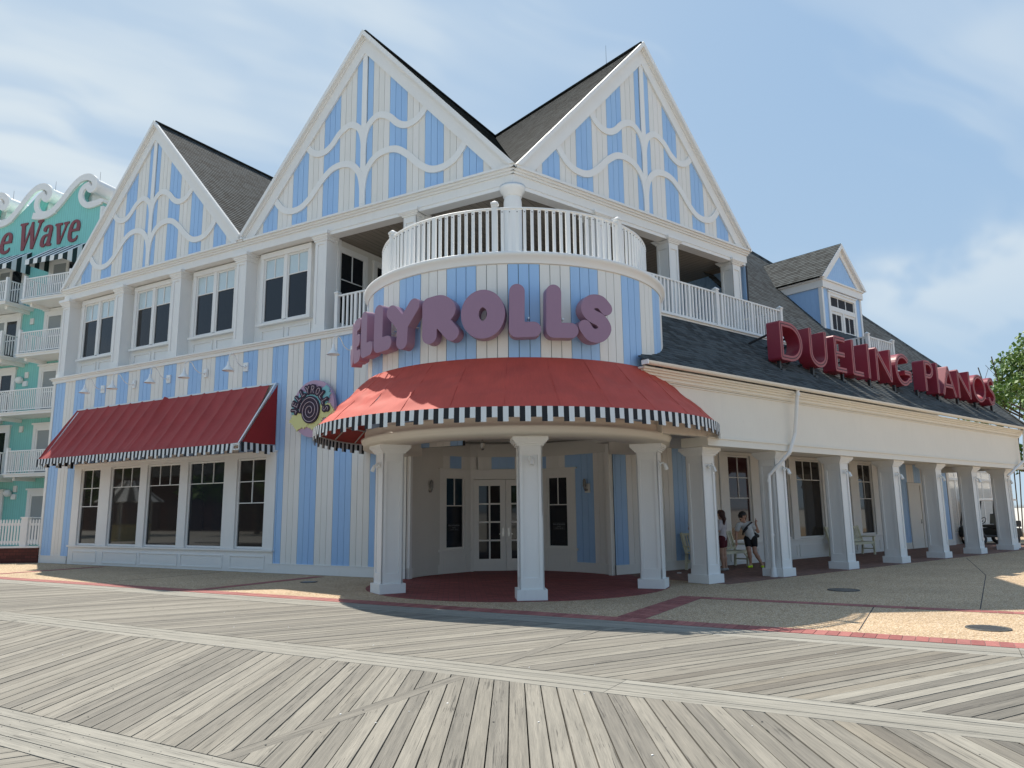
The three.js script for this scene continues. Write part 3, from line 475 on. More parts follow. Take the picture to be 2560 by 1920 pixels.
// ---------------- entrance: double door between two slanted windows, boards round the niche
const niche = (x, z) => [x, z];
{
  const zD = -3.78, yT = 2.49;
  // door
  const fr = obj(B, 'door_frame', [bx(-0.98, -0.9, 0, 2.5, zD - 0.1, zD + 0.06), bx(0.9, 0.98, 0, 2.5, zD - 0.1, zD + 0.06), bx(-0.98, 0.98, 2.5, 2.58, zD - 0.1, zD + 0.05), bx(-0.98, 0.98, 2.58, 2.74, zD - 0.1, zD + 0.06), bx(-1.0, 1.0, 2.74, 2.78, zD - 0.1, zD + 0.1)], M.cream2, T0);
  for (const k of [-1, 1]) {
    const x0 = k < 0 ? -0.897 : 0.004, x1 = k < 0 ? -0.004 : 0.897, st = 0.15, zF = zD + 0.02, zB = zD - 0.03, f = [bx(x0, x0 + st, 0.012, yT, zB, zF), bx(x1 - st, x1, 0.012, yT, zB, zF), bx(x0 + st, x1 - st, 0.012, 0.33, zB, zF), bx(x0 + st, x1 - st, 2.32, yT, zB, zF)];
    const w = (x1 - x0 - 2 * st) / 2, h = (2.32 - 0.33) / 4; f.push(bx(x0 + st + w - 0.022, x0 + st + w + 0.022, 0.33, 2.32, zB, zF - 0.005)); for (let r = 1; r < 4; r++) { f.push(bx(x0 + st, x0 + st + w - 0.022, 0.33 + r * h - 0.022, 0.33 + r * h + 0.022, zB, zF - 0.005), bx(x0 + st + w + 0.022, x1 - st, 0.33 + r * h - 0.022, 0.33 + r * h + 0.022, zB, zF - 0.005)); }
    const d = obj(B, 'door', f, M.cream, T0);
    for (let r = 0; r < 4; r++) for (let c = 0; c < 2; c++) obj(d, 'pane', bx(x0 + st + c * w + (c ? 0.022 : 0), x0 + st + (c + 1) * w - (c ? 0 : 0.022), 0.33 + r * h + (r ? 0.022 : 0), 0.33 + (r + 1) * h - (r < 3 ? 0.022 : 0), zD - 0.015, zD - 0.004), G[(r + c) % 3]);
    const hx = k * 0.075; obj(d, 'handle', [bx(hx - 0.028, hx + 0.028, 0.93, 1.16, zF, zF + 0.012), bar([hx, 1.0, zF + 0.045], [hx + k * 0.11, 1.0, zF + 0.045], 0.02), bar([hx, 1.0, zF], [hx, 1.0, zF + 0.05], 0.02), cyl(0.018, 0.018, 0.02, 0, 0, 0, 10).rotateX(Math.PI / 2).translate(hx, 1.1, zF + 0.012)], M.steel);
  }
  // slanted window walls on both sides
  for (const k of [-1, 1]) {
    const a = new THREE.Vector3(k * 0.98, 0, zD), b = new THREE.Vector3(k * 1.86, 0, -3.0), L = a.distanceTo(b), ang = Math.atan2(-(b.z - a.z) * 1, (b.x - a.x) * 1), org = k > 0 ? a : b, turn = k > 0 ? Math.atan2(-(b.z - a.z), b.x - a.x) : Math.atan2(-(a.z - b.z), a.x - b.x);
    const place = (m) => { m.rotation.y = T0 + turn; m.position.copy(org.clone().applyAxisAngle(new THREE.Vector3(0, 1, 0), T0)); return m; };
    const w0 = k > 0 ? 0.24 : L - 0.24 - 0.68, w1 = w0 + 0.68;
    place(obj(B, 'window_surround', [bx(0, w0, 0, 2.74, -0.1, 0.03), bx(w1, L, 0, 2.74, -0.1, 0.03), bx(w0, w1, 0, 0.62, -0.1, 0.03), bx(w0, w1, 2.56, 2.74, -0.1, 0.03), bx(-0.02, L + 0.06, 2.74, 2.78, -0.1, 0.08), bx(-0.02, L + 0.05, 0.56, 0.62, 0.03, 0.07), ...frameBars(w0 - 0.04, w1 + 0.04, 0.1, 0.46, 0.03, 0.02, 0.012)], M.cream2));
    const up = place(obj(B, 'header_wall', [bx(0, L, 2.78, 3.5, -0.1, -0.02)], M.soffit)); obj(up, 'frieze', bx(0, L, 3.12, 3.5, -0.02, 0.002), M.soffit);
    for (let q = 0; q < 6; q++) { const a = q * 0.21, b = Math.min(L, a + 0.207); if (b > a) obj(up, 'board', bx(a, b, 2.79, 3.12, -0.02, 0), bm(k > 0 ? q < 1 || q > 3 : q > 1 && q < 4)); }
    place(windowUnit(B, 0, w0, w1, 0.62, 2.56, 0.0, [[0.6, 1, G[2]], [0.4, 2, k < 0 ? glassBlue : G[2]]], { stile: 0.045, muntin: 0.025, mat: M.cream }));
  }
  // boards above the header and round the sides
  const cz = -1.05, R = 2.68, off = new THREE.Vector3(-Math.sin(T0) * 1.05, 0, -Math.cos(T0) * 1.05), da = W3 / R / DEG;
  for (const k of [-1, 1]) {
    const nb = obj(B, 'niche_wall', lathe([[R + 0.03, 3.5], [R + 0.03, 0]], 32, (k > 0 ? 104.5 : 223) * DEG, (k > 0 ? 137 : 255.5) * DEG), M.gap, T0); nb.position.copy(off);
    for (let q = 0; q < 7; q++) { const a = 43.5 + q * da, lo = k > 0 ? 180 - a - da : 180 + a; obj(nb, 'board', arcBox(R + 0.02, R, (lo + 0.1) * DEG, (lo + da - 0.1) * DEG, 0.24, 3.12), bm(k > 0 ? Math.floor((q + 1) / 4) % 2 === 0 : q > 1 && q < 6)); }
    obj(B, 'skirting', lathe([[R + 0.02, 0.26], [R - 0.015, 0.26], [R - 0.03, 0.24], [R - 0.03, 0]], 24, (k > 0 ? 104.5 : 223) * DEG, (k > 0 ? 137 : 255.5) * DEG), M.cream2, T0).position.copy(off);
    obj(B, 'niche_frieze', lathe([[R - 0.012, 3.5], [R - 0.012, 3.12]], 32, (k > 0 ? 104.5 : 223) * DEG, (k > 0 ? 137 : 255.5) * DEG), M.soffit, T0).position.copy(off);
  }
  const nw = obj(B, 'header_wall', [bx(-0.98, 0.98, 2.78, 3.5, zD - 0.1, zD - 0.02)], M.soffit, T0); obj(nw, 'frieze', bx(-0.98, 0.98, 3.12, 3.5, zD - 0.02, zD + 0.002), M.soffit);
  for (let q = -5; q < 4; q++) { const a = Math.max(-0.98, q * 0.218 + 0.05), b = Math.min(0.98, a + 0.215); obj(nw, 'board', bx(a, b, 2.79, 3.12, zD - 0.02, zD), bm(Math.floor((q + 8) / 3) % 2 === 0)); }
  M.gap.side = THREE.DoubleSide; M.soffit.side = THREE.DoubleSide; M.cream2.side = THREE.DoubleSide;
}
// ---------------- right facade: arcade
boardWall('arcade_wall', TR, [[3.12, 7.75, 0.24, 3.3], [17.65, 20.16, 0.24, 3.3], [20.16, 21.36, 2.58, 3.3], [21.36, 24.1, 0.24, 3.3], [7.75, 17.65, 3.36, 3.46]], 3.08 - W3 * 10, (x) => stripeR(x), 0);
for (const [a, b] of [[3.1, 7.75], [17.65, 20.1], [21.42, 24.14]]) obj(B, 'skirting', bx(a, b, 0, 0.24, -0.1, 0.028), M.cream2, TR);
obj(B, 'corner_board', [bx(3.03, 3.13, 0, 3.3, -0.08, 0.032)], M.cream2, TR); obj(B, 'corner_board', [bx(24.04, 24.3, 0, 3.3, -0.2, 0.032)], M.cream2, TR);
windowBay(TR, [[8.17, 9.35], [9.9, 11.55], [11.94, 13.61], [13.95, 15.55], [16.15, 17.26]], [glassRed, G[1], G[3], G[1], G[1]]);
{ const f = obj(B, 'door_frame', frameBars(20.14, 21.38, -0.08, 2.57, -0.02, 0.1, 0.06), M.cream2, TR); const d = obj(B, 'service_door', [bx(20.24, 21.28, 0.012, 2.47, -0.04, 0.01)], M.cream, TR);
  obj(d, 'handle', [bx(21.14, 21.2, 0.95, 1.12, 0.01, 0.02), bar([21.17, 1.0, 0.05], [21.05, 1.0, 0.05], 0.022), bar([21.17, 1.0, 0], [21.17, 1.0, 0.05], 0.022)], M.metalGrey); for (const y of [0.3, 1.25, 2.2]) obj(d, 'hinge', bx(20.225, 20.255, y - 0.06, y + 0.06, 0.0, 0.022), M.metalGrey); }
obj(B, 'arcade_ceiling', [bx(2.6, 24.3, 3.3, 3.36, -0.05, 3.2)], M.soffit, TR);
obj(B, 'fascia_panel', [bx(1.1, 22.28, 3.17, 4.24, 3.25, 3.4), bx(22.1, 22.28, 3.17, 4.24, 0, 3.25)], M.stucco, TR);
obj(B, 'arcade_beam', [bx(2.6, 22.42, 2.985, 3.14, 2.7, 3.425), bx(2.6, 22.44, 3.14, 3.18, 2.7, 3.45), bx(22.0, 22.42, 2.985, 3.16, 0, 2.7)], M.stucco, TR);
obj(B, 'eave_cornice', [bx(0.5, 22.4, 4.2, 4.225, 3.3, 3.43), bx(0.5, 22.4, 4.24, 4.262, 3.3, 3.44), bx(0.45, 22.45, 4.262, 4.33, 3.3, 3.47), bx(0.42, 22.5, 4.33, 4.38, 3.3, 3.52), bx(0.4, 22.55, 4.38, 4.42, 3.3, 3.58), bx(0.36, 22.6, 4.42, 4.46, 3.0, 3.64)], M.stucco, TR);
{ // half-round gutter, straps, end cap, downspouts
  const sh = []; for (let k = 0; k <= 10; k++) { const a = Math.PI + k / 10 * Math.PI; sh.push([Math.cos(a) * 0.075, Math.sin(a) * 0.075]); } for (let k = 10; k >= 0; k--) { const a = Math.PI + k / 10 * Math.PI; sh.push([Math.cos(a) * 0.069, Math.sin(a) * 0.069]); }
  const g = ext(sh, 0, 22.4).rotateY(Math.PI / 2).translate(0.3, 4.55, 3.72), gut = obj(B, 'gutter', g, M.stucco, TR);
  obj(gut, 'end_cap', [new THREE.CircleGeometry(0.075, 16, Math.PI, Math.PI).rotateY(-Math.PI / 2).translate(0.299, 4.55, 3.72), bx(0.28, 0.305, 4.47, 4.56, 3.63, 3.8)], M.flash);
  for (let t = 1.2; t < 22; t += 1.05) obj(gut, 'strap', ext(sh.map(([x, y]) => [x * 1.04, y * 1.04]), 0, 0.025).rotateY(Math.PI / 2).translate(t, 4.55, 3.72), M.stucco);
  const pipe = (p, r = 0.045) => { const list = []; for (let i = 0; i < p.length - 1; i++) { const a = new THREE.Vector3(...p[i]), b = new THREE.Vector3(...p[i + 1]), c = new THREE.CylinderGeometry(r, r, a.distanceTo(b), 14), q = new THREE.Quaternion().setFromUnitVectors(new THREE.Vector3(0, 1, 0), b.clone().sub(a).normalize()); c.applyQuaternion(q); c.translate(...a.clone().add(b).multiplyScalar(0.5).toArray()); list.push(c); const s = new THREE.SphereGeometry(r, 14, 10); s.translate(b.x, b.y, b.z); list.push(s); } return list; };
  const ds = obj(B, 'downspout', [...pipe([[5.98, 4.5, 3.7], [5.98, 3.42, 3.54], [5.74, 2.95, 3.5], [5.43, 2.4, 3.08], [5.43, 0.04, 3.04]]), cyl(0.06, 0.046, 0.1, 5.98, 4.34, 3.69, 14)], M.white, TR);
  for (const y of [2.25, 0.95]) obj(ds, 'clamp', [cyl(0.056, 0.056, 0.06, 5.43, y, 3.06, 14)], M.white2); obj(ds, 'boot', [cyl(0.085, 0.06, 0.22, 5.43, 0.001, 3.04, 14)], M.white2);
  obj(B, 'downspout', [...pipe([[22.0, 4.5, 3.72], [22.0, 3.3, 3.6], [20.9, 2.72, 3.34]]), cyl(0.06, 0.046, 0.1, 22.0, 4.34, 3.71, 14)], M.white, TR);
}
for (const [t, o] of [[3.17, 2.76], [5.78, 2.97], [8.93, 2.97], [12.06, 2.97], [15.16, 2.94], [18.25, 2.9], [21.5, 2.86], [22.72, 2.55]]) squareColumn(B, TR, t, o, 0, 2.985, 0.46, 0.19);
// main roof slope on the right with flared eave; the hip closes it
const fR = (d) => (d < 2.2 ? 0.55 * d + 0.125 * d * d : 1.815 + (d - 2.2) * 1.1);
{
  const hip = [[3.76, 22.7], [3.3, 23.5], [2.75, 24.3], [2.2, 24.72], [1.75, 24.78], [0, 23.0], [-1.75, 21.5], [-3.25, 18.5], [-4.6, 16.2]], tEnd = (o) => { for (let i = 0; i < hip.length - 1; i++) if (o <= hip[i][0] && o >= hip[i + 1][0]) return lerp(hip[i][1], hip[i + 1][1], (hip[i][0] - o) / (hip[i][0] - hip[i + 1][0])); return 16.2; };
  const tBeg = (o) => (o > 3.4 ? 0.33 : o > 1.36 ? Math.sqrt(RD * RD - Math.min(o, RD) ** 2) + 0.0 : o > -0.2 ? 9.66 : 9.4);
  const out = []; let d = 0; const low = [];
  while (d < 8.3) {
    const sl = 0.55 + Math.min(d, 2.2) * 0.25, st = 0.145 / Math.hypot(1, sl), o0 = 3.76 - d, o1 = 3.76 - d - st * 1.15, ya = 4.52 + fR(d), yb = 4.52 + fR(d + st * 1.15);
    const a0 = tBeg(o0), b0 = tEnd(o0), a1 = tBeg(o1), b1 = tEnd(o1), N = 1, q = [[a0, ya + 0.022, o0], [b0, ya + 0.022, o0], [b1, yb + 0.008, o1], [Math.min(a1, a0 + 3), yb + 0.008, o1], [a0, ya - 0.004, o0], [b0, ya - 0.004, o0]], g = new THREE.BufferGeometry(), pos = [], uv = [], v0 = d * 1.35;
    const tri = (i, j, k) => { for (const m of [i, j, k]) { pos.push(...q[m]); uv.push(q[m][0], m === 2 || m === 3 ? Math.round(v0 / 0.145) * 0.145 + 0.15 : Math.round(v0 / 0.145) * 0.145 + 0.005); } };
    q[3][0] = a1; tri(0, 1, 2); tri(0, 2, 3); tri(4, 1, 0); tri(4, 5, 1);
    g.setAttribute('position', new THREE.Float32BufferAttribute(pos, 3)); g.setAttribute('uv', new THREE.Float32BufferAttribute(uv, 2)); g.computeVertexNormals(); out.push(g); d += st;
  }
  const roof = obj(B, 'main_roof', out, M.shingle, TR);
  const caps = []; for (let i = 0; i < hip.length - 1; i++) { const A = hip[i], C = hip[i + 1]; for (let k = 0; k < 4; k++) { const P = (f) => { const o = lerp(A[0], C[0], f), t = lerp(A[1], C[1], f); return new THREE.Vector3(t, 4.55 + fR(3.76 - o), o); }; caps.push(bar(P(k / 4), P((k + 1.08) / 4), 0.24, 0.04)); } } obj(roof, 'hip_cap', caps, M.shingle);
  // far slope of the hip and eave edge
  const far = new THREE.BufferGeometry(), fp = []; for (let i = 0; i < hip.length - 1; i++) { const A = hip[i], C = hip[i + 1], ya = 4.52 + fR(3.76 - A[0]), yc = 4.52 + fR(3.76 - C[0]); fp.push(A[1], ya, A[0], 30, 4.5, A[0] - 3, C[1], yc, C[0], C[1], yc, C[0], 30, 4.5, A[0] - 3, 30, 4.5, C[0] - 3); }
  far.setAttribute('position', new THREE.Float32BufferAttribute(fp, 3)); far.computeVertexNormals(); uvm(far); M.shingle.side = THREE.DoubleSide;
  obj(B, 'drip_edge', [bx(0.33, 22.72, 4.5, 4.525, 3.6, 3.775)], M.black, TR);
  obj(B, 'roof_soffit', [bx(9.4, 22.2, 4.28, 4.44, 0.1, 3.3)], M.soffit, TR);
}
// dormer with glazed doors and its little balcony
{
  const x0 = 14.87, x1 = 17.86, cx = (x0 + x1) / 2, pk = 1.56;
  const d = obj(B, 'dormer', [bx(x0 + 0.02, x1 - 0.02, 6.6, 10.0, -3.4, -0.12)], M.gap, TR);
  const rects = [[x0, 15.3, 6.6, 9.72], [17.42, x1, 6.6, 9.72], [15.3, 17.42, 9.64, 9.72]];
  for (const [a, b, c, e] of rects) for (let x = a; x < b - 0.02; x += 0.145) obj(d, 'board', bx(x + 0.002, Math.min(b, x + 0.145) - 0.002, c, e, -0.12, -0.1), M.blue);
  for (let z = -0.12; z > -3.3; z -= 0.21) { const yb = 4.3 + fR(3.76 - z); obj(d, 'side_board', bx(x0 - 0.0, x0 + 0.02, Math.min(9.68, yb - 0.25), 9.72, z - 0.207, z), M.blue2); }
  obj(d, 'corner_board', [bx(x0 - 0.02, x0 + 0.1, 6.6, 9.72, -0.1, -0.07), bx(x0 - 0.03, x0 - 0.001, 6.6, 9.72, -0.2, -0.07)], M.white); obj(d, 'corner_board', bx(x1 - 0.1, x1 + 0.02, 6.6, 9.72, -0.1, -0.07), M.white);
  obj(d, 'frieze', [bx(x0 - 0.05, x1 + 0.05, 9.72, 10.0, -0.12, 0), bx(x0 - 0.1, x1 + 0.1, 10.0, 10.06, -0.12, 0.05), bx(x0 - 0.05, x0 + 0.02, 9.72, 10.0, -2.3, -0.12), bx(x0 - 0.1, x0 + 0.0, 10.0, 10.06, -2.3, -0.12)], M.white);
  const fr = obj(B, 'dormer_door_frame', [...frameBars(15.3, 17.42, 6.7, 9.64, -0.12, 0.14, 0.06), bx(15.44, 17.28, 8.92, 9.08, -0.12, -0.07), bx(16.31, 16.41, 6.84, 8.92, -0.12, -0.07), bx(15.28, 17.44, 9.62, 9.68, -0.12, -0.03)], M.white, TR);
  windowUnit(B, TR, 15.44, 17.28, 9.08, 9.5, -0.1, [[1, 3, glassPale]], { stile: 0.03, muntin: 0.04 }); for (const [a, b] of [[15.44, 16.31], [16.41, 17.28]]) windowUnit(B, TR, a, b, 6.84, 8.92, -0.1, [[1, 2], [1, 2], [1, 2]], { stile: 0.1, muntin: 0.035, glass: G[0] });
  // pediment
  const pd = obj(B, 'dormer_gable', ext([[x0 - 0.1, 10.06], [x1 + 0.1, 10.06], [cx, 10.06 + pk]], -0.12, -0.08), M.gap, TR);
  for (let x = x0 + 0.1; x < x1 - 0.1; x += 0.16) { const t = (q) => 10.06 + Math.max(0.01, (1.5 - Math.abs(q - cx)) * 1.0); obj(pd, 'board', ext([[x + 0.002, 10.08], [x + 0.158, 10.08], [x + 0.158, t(x + 0.158)], [x + 0.002, t(x + 0.002)]], -0.08, -0.06), M.blue); }
  for (const k of [-1, 1]) { const hw = 1.64, rk = (o0, o1, z0, z1) => ext([[cx + k * (hw - o0), 10.06], [cx + k * (hw - o1), 10.06], [cx, 10.06 + (hw - o1) * 0.96], [cx, 10.06 + (hw - o0) * 0.96]], z0, z1); obj(pd, 'rake_board', [rk(0.03, 0.42, -0.06, -0.02), rk(-0.06, 0.13, -0.02, 0.1)], M.white); }
  for (const k of [-1, 1]) obj(B, 'dormer_roof', slopeCourses(cx, k, 0.08, -4.2, 10.08, 1.68, 0.96), M.shingle, TR);
  obj(B, 'valley_flashing', [bar([x0 - 0.42, 9.9, -1.75], [x0 + 0.1, 11.0, -2.9], 0.12, 0.05)], M.flash, TR);
  obj(B, 'balcony_floor', [bx(14.95, 17.4, 6.42, 6.6, -0.1, 1.38)], M.white, TR);
  straightRail('dormer_railing', TR, 15.2, 17.15, 1.28, 6.61, [15.2, 17.12]);
  const r = straightRail('dormer_railing', TR - Math.PI / 2, 0, 1.25, 0, 6.61, []); r.position.copy(new THREE.Vector3(15.2, 0, 0.02).applyAxisAngle(new THREE.Vector3(0, 1, 0), TR));
}
// body of the building behind, so that no light leaks through
obj(B, 'core', [bx(-19.6, -3.2, 0.02, 6.4, -9, -0.14), bx(-19.6, -6.4, 6.62, 10, -9, -0.62), bx(-6.4, -0.3, 9.62, 10.0, -9, -0.34)], M.soffit, TL); obj(B, 'core', [bx(3.3, 24.0, 0.02, 3.28, -8, -0.14), bx(10, 24, 3.3, 6.4, -8, 0.0), bx(0.3, 10, 9.622, 10.0, -9, -0.34)], M.soffit, TR);
obj(B, 'core', [bx(-3.0, 3.0, 0.02, 6.3, -8, -4.1)], M.soffit, T0);
// ================================================================== 2-D outlines from strokes
function contours(sdf, x0, x1, y0, y1, h) {
  const nx = Math.ceil((x1 - x0) / h), ny = Math.ceil((y1 - y0) / h), v = new Float32Array((nx + 1) * (ny + 1)), I = (i, j) => j * (nx + 1) + i;
  for (let j = 0; j <= ny; j++) for (let i = 0; i <= nx; i++) v[I(i, j)] = i === 0 || j === 0 || i === nx || j === ny ? 1 : sdf(x0 + i * h, y0 + j * h);
  const next = new Map(), pt = new Map();
  const edge = (i, j, d) => { const k = (j * (nx + 2) + i) * 2 + d; if (!pt.has(k)) { const a = v[I(i, j)], b = d ? v[I(i, j + 1)] : v[I(i + 1, j)], t = a / (a - b); pt.set(k, d ? [x0 + i * h, y0 + (j + t) * h] : [x0 + (i + t) * h, y0 + j * h]); } return k; };
  for (let j = 0; j < ny; j++) for (let i = 0; i < nx; i++) {
    const c = (v[I(i, j)] < 0 ? 1 : 0) | (v[I(i + 1, j)] < 0 ? 2 : 0) | (v[I(i + 1, j + 1)] < 0 ? 4 : 0) | (v[I(i, j + 1)] < 0 ? 8 : 0); if (c === 0 || c === 15) continue;
    const b = () => edge(i, j, 0), r = () => edge(i + 1, j, 1), t = () => edge(i, j + 1, 0), l = () => edge(i, j, 1), S = (a, q) => next.set(a(), q());
    ({ 1: () => S(b, l), 2: () => S(r, b), 3: () => S(r, l), 4: () => S(t, r), 5: () => { S(b, l); S(t, r); }, 6: () => S(t, b), 7: () => S(t, l), 8: () => S(l, t), 9: () => S(b, t), 10: () => { S(r, b); S(l, t); }, 11: () => S(r, t), 12: () => S(l, r), 13: () => S(b, r), 14: () => S(l, b) })[c]();
  }
  const loops = []; while (next.size) { let k = next.keys().next().value; const s = k, L = []; do { L.push(pt.get(k)); const n = next.get(k); next.delete(k); k = n; } while (k !== undefined && k !== s); if (L.length > 4) loops.push(L); }
  return loops;
}
const areaOf = (L) => { let a = 0; L.forEach((p, i) => { const q = L[(i + 1) % L.length]; a += p[0] * q[1] - q[0] * p[1]; }); return a / 2; };
function solid(sdf, box, h, z0, z1, bevel = 0) {
  const loops = contours(sdf, ...box, h), s0 = Math.sign(areaOf(loops.reduce((a, b) => Math.abs(areaOf(a)) > Math.abs(areaOf(b)) ? a : b, loops[0])));
  const outer = loops.filter((l) => Math.sign(areaOf(l)) === s0), holes = loops.filter((l) => Math.sign(areaOf(l)) !== s0);
  const inside = (p, L) => { let c = false; for (let i = 0, j = L.length - 1; i < L.length; j = i++) if ((L[i][1] > p[1]) !== (L[j][1] > p[1]) && p[0] < (L[j][0] - L[i][0]) * (p[1] - L[i][1]) / (L[j][1] - L[i][1]) + L[i][0]) c = !c; return c; };
  return outer.map((o) => ext(o, z0, z1, holes.filter((q) => inside(q[0], o)), bevel));
}
const segD = (x, y, a, b) => { const dx = b[0] - a[0], dy = b[1] - a[1], t = clamp(((x - a[0]) * dx + (y - a[1]) * dy) / (dx * dx + dy * dy || 1)); return Math.hypot(x - a[0] - dx * t, y - a[1] - dy * t); };
const strokes = (list, r) => (x, y) => { let d = 9; for (const s of list) for (let i = 0; i < s.length - 1; i++) d = Math.min(d, segD(x, y, s[i], s[i + 1])); return d - r; };
function strokesFlat(list, r) {                              // square ends
  return (x, y) => { let d = 9; for (const s of list) { const open = Math.hypot(s[0][0] - s[s.length - 1][0], s[0][1] - s[s.length - 1][1]) > 1e-6; for (let i = 0; i < s.length - 1; i++) { const a = s[i], b = s[i + 1], L = Math.hypot(b[0] - a[0], b[1] - a[1]), ux = (b[0] - a[0]) / L, uy = (b[1] - a[1]) / L, al = (x - a[0]) * ux + (y - a[1]) * uy, pe = Math.abs((x - a[0]) * -uy + (y - a[1]) * ux);
    let e; if (al < 0) e = open && i === 0 ? Math.max(pe - r, -al) : Math.hypot(al, pe) - r; else if (al > L) e = open && i === s.length - 2 ? Math.max(pe - r, al - L) : Math.hypot(al - L, pe) - r; else e = pe - r; d = Math.min(d, e); } } return d; };
}
const arcPts = (cx, cy, rx, ry, a0, a1, n = 18) => [...Array(n + 1)].map((_, i) => { const a = (a0 + (a1 - a0) * i / n) * DEG; return [cx + rx * Math.cos(a), cy + ry * Math.sin(a)]; });
const smooth2 = (pts, n = 26) => new THREE.SplineCurve(pts.map((p) => new THREE.Vector2(...p))).getPoints(n).map((p) => [p.x, p.y]);

// ================================================================== balloon letter sign on the drum
const FAT = {
  J: [[[0.5, 0.84], [0.5, 0.34]], smooth2([[0.5, 0.34], [0.44, 0.2], [0.3, 0.17], [0.18, 0.3]], 10)],
  E: [[[0.2, 0.16], [0.2, 0.84]], [[0.2, 0.84], [0.58, 0.84]], [[0.2, 0.5], [0.52, 0.5]], [[0.2, 0.16], [0.58, 0.16]]],
  L: [[[0.22, 0.87], [0.2, 0.2]], [[0.2, 0.18], [0.66, 0.19]]],
  Y: [[[0.16, 0.82], [0.5, 0.5]], [[0.84, 0.86], [0.5, 0.5]], [[0.5, 0.5], [0.48, 0.14]]],
  R: [[[0.2, 0.16], [0.2, 0.8]], smooth2([[0.2, 0.82], [0.5, 0.84], [0.68, 0.68], [0.5, 0.52], [0.2, 0.5]], 20), [[0.46, 0.5], [0.76, 0.18]]],
  O: [arcPts(0.45, 0.5, 0.27, 0.32, 0, 360, 30)],
  S: [smooth2([[0.76, 0.72], [0.6, 0.84], [0.36, 0.82], [0.25, 0.66], [0.38, 0.54], [0.6, 0.46], [0.72, 0.31], [0.58, 0.16], [0.34, 0.15], [0.18, 0.3]], 40)],
};
{
  const sign = thing('balloon_letter_sign', 'plump purple letters spelling JELLYROLLS round the striped drum', 'sign', KP);
  for (const [ch, ang, w, sc] of [['J', -71, 0.56, 0.97], ['E', -63, 0.52, 0.97], ['L', -54.2, 0.58, 1.0], ['L', -44.6, 0.6, 1.0], ['Y', -35.6, 0.88, 0.95], ['R', -22.1, 0.78, 0.95], ['O', -9.3, 0.84, 1.0], ['L', 2.6, 0.6, 1.04], ['L', 13.3, 0.63, 1.04], ['S', 23.7, 0.74, 0.94]]) {
    const st = FAT[ch], xs = st.flat().map((p) => p[0]), lo = Math.min(...xs), hi = Math.max(...xs), r = ch === 'S' ? 0.135 : ch === 'R' ? 0.155 : ch === 'O' ? 0.17 : ch === 'E' ? 0.13 : 0.145, k = (w - 2 * r) / (hi - lo);
    const s2 = st.map((s) => s.map(([x, y]) => [(x - (lo + hi) / 2) * k, 4.75 + r + (y - 0.15) / 0.7 * (sc - 2 * r) * (ch === 'L' ? 1 : 1)]));
    const m = obj(sign, 'letter', solid(strokes(s2, r), [-0.75, 0.75, 4.55, 6.05], 0.018, 3.58, 3.8, 0), M.purple, ang * DEG); m.userData.label = 'purple letter ' + ch;
    obj(m, 'standoff', [bx(-0.1, -0.07, 5.2, 5.23, 3.42, 3.58), bx(0.07, 0.1, 5.2, 5.23, 3.42, 3.58)], M.alu);
  }
}
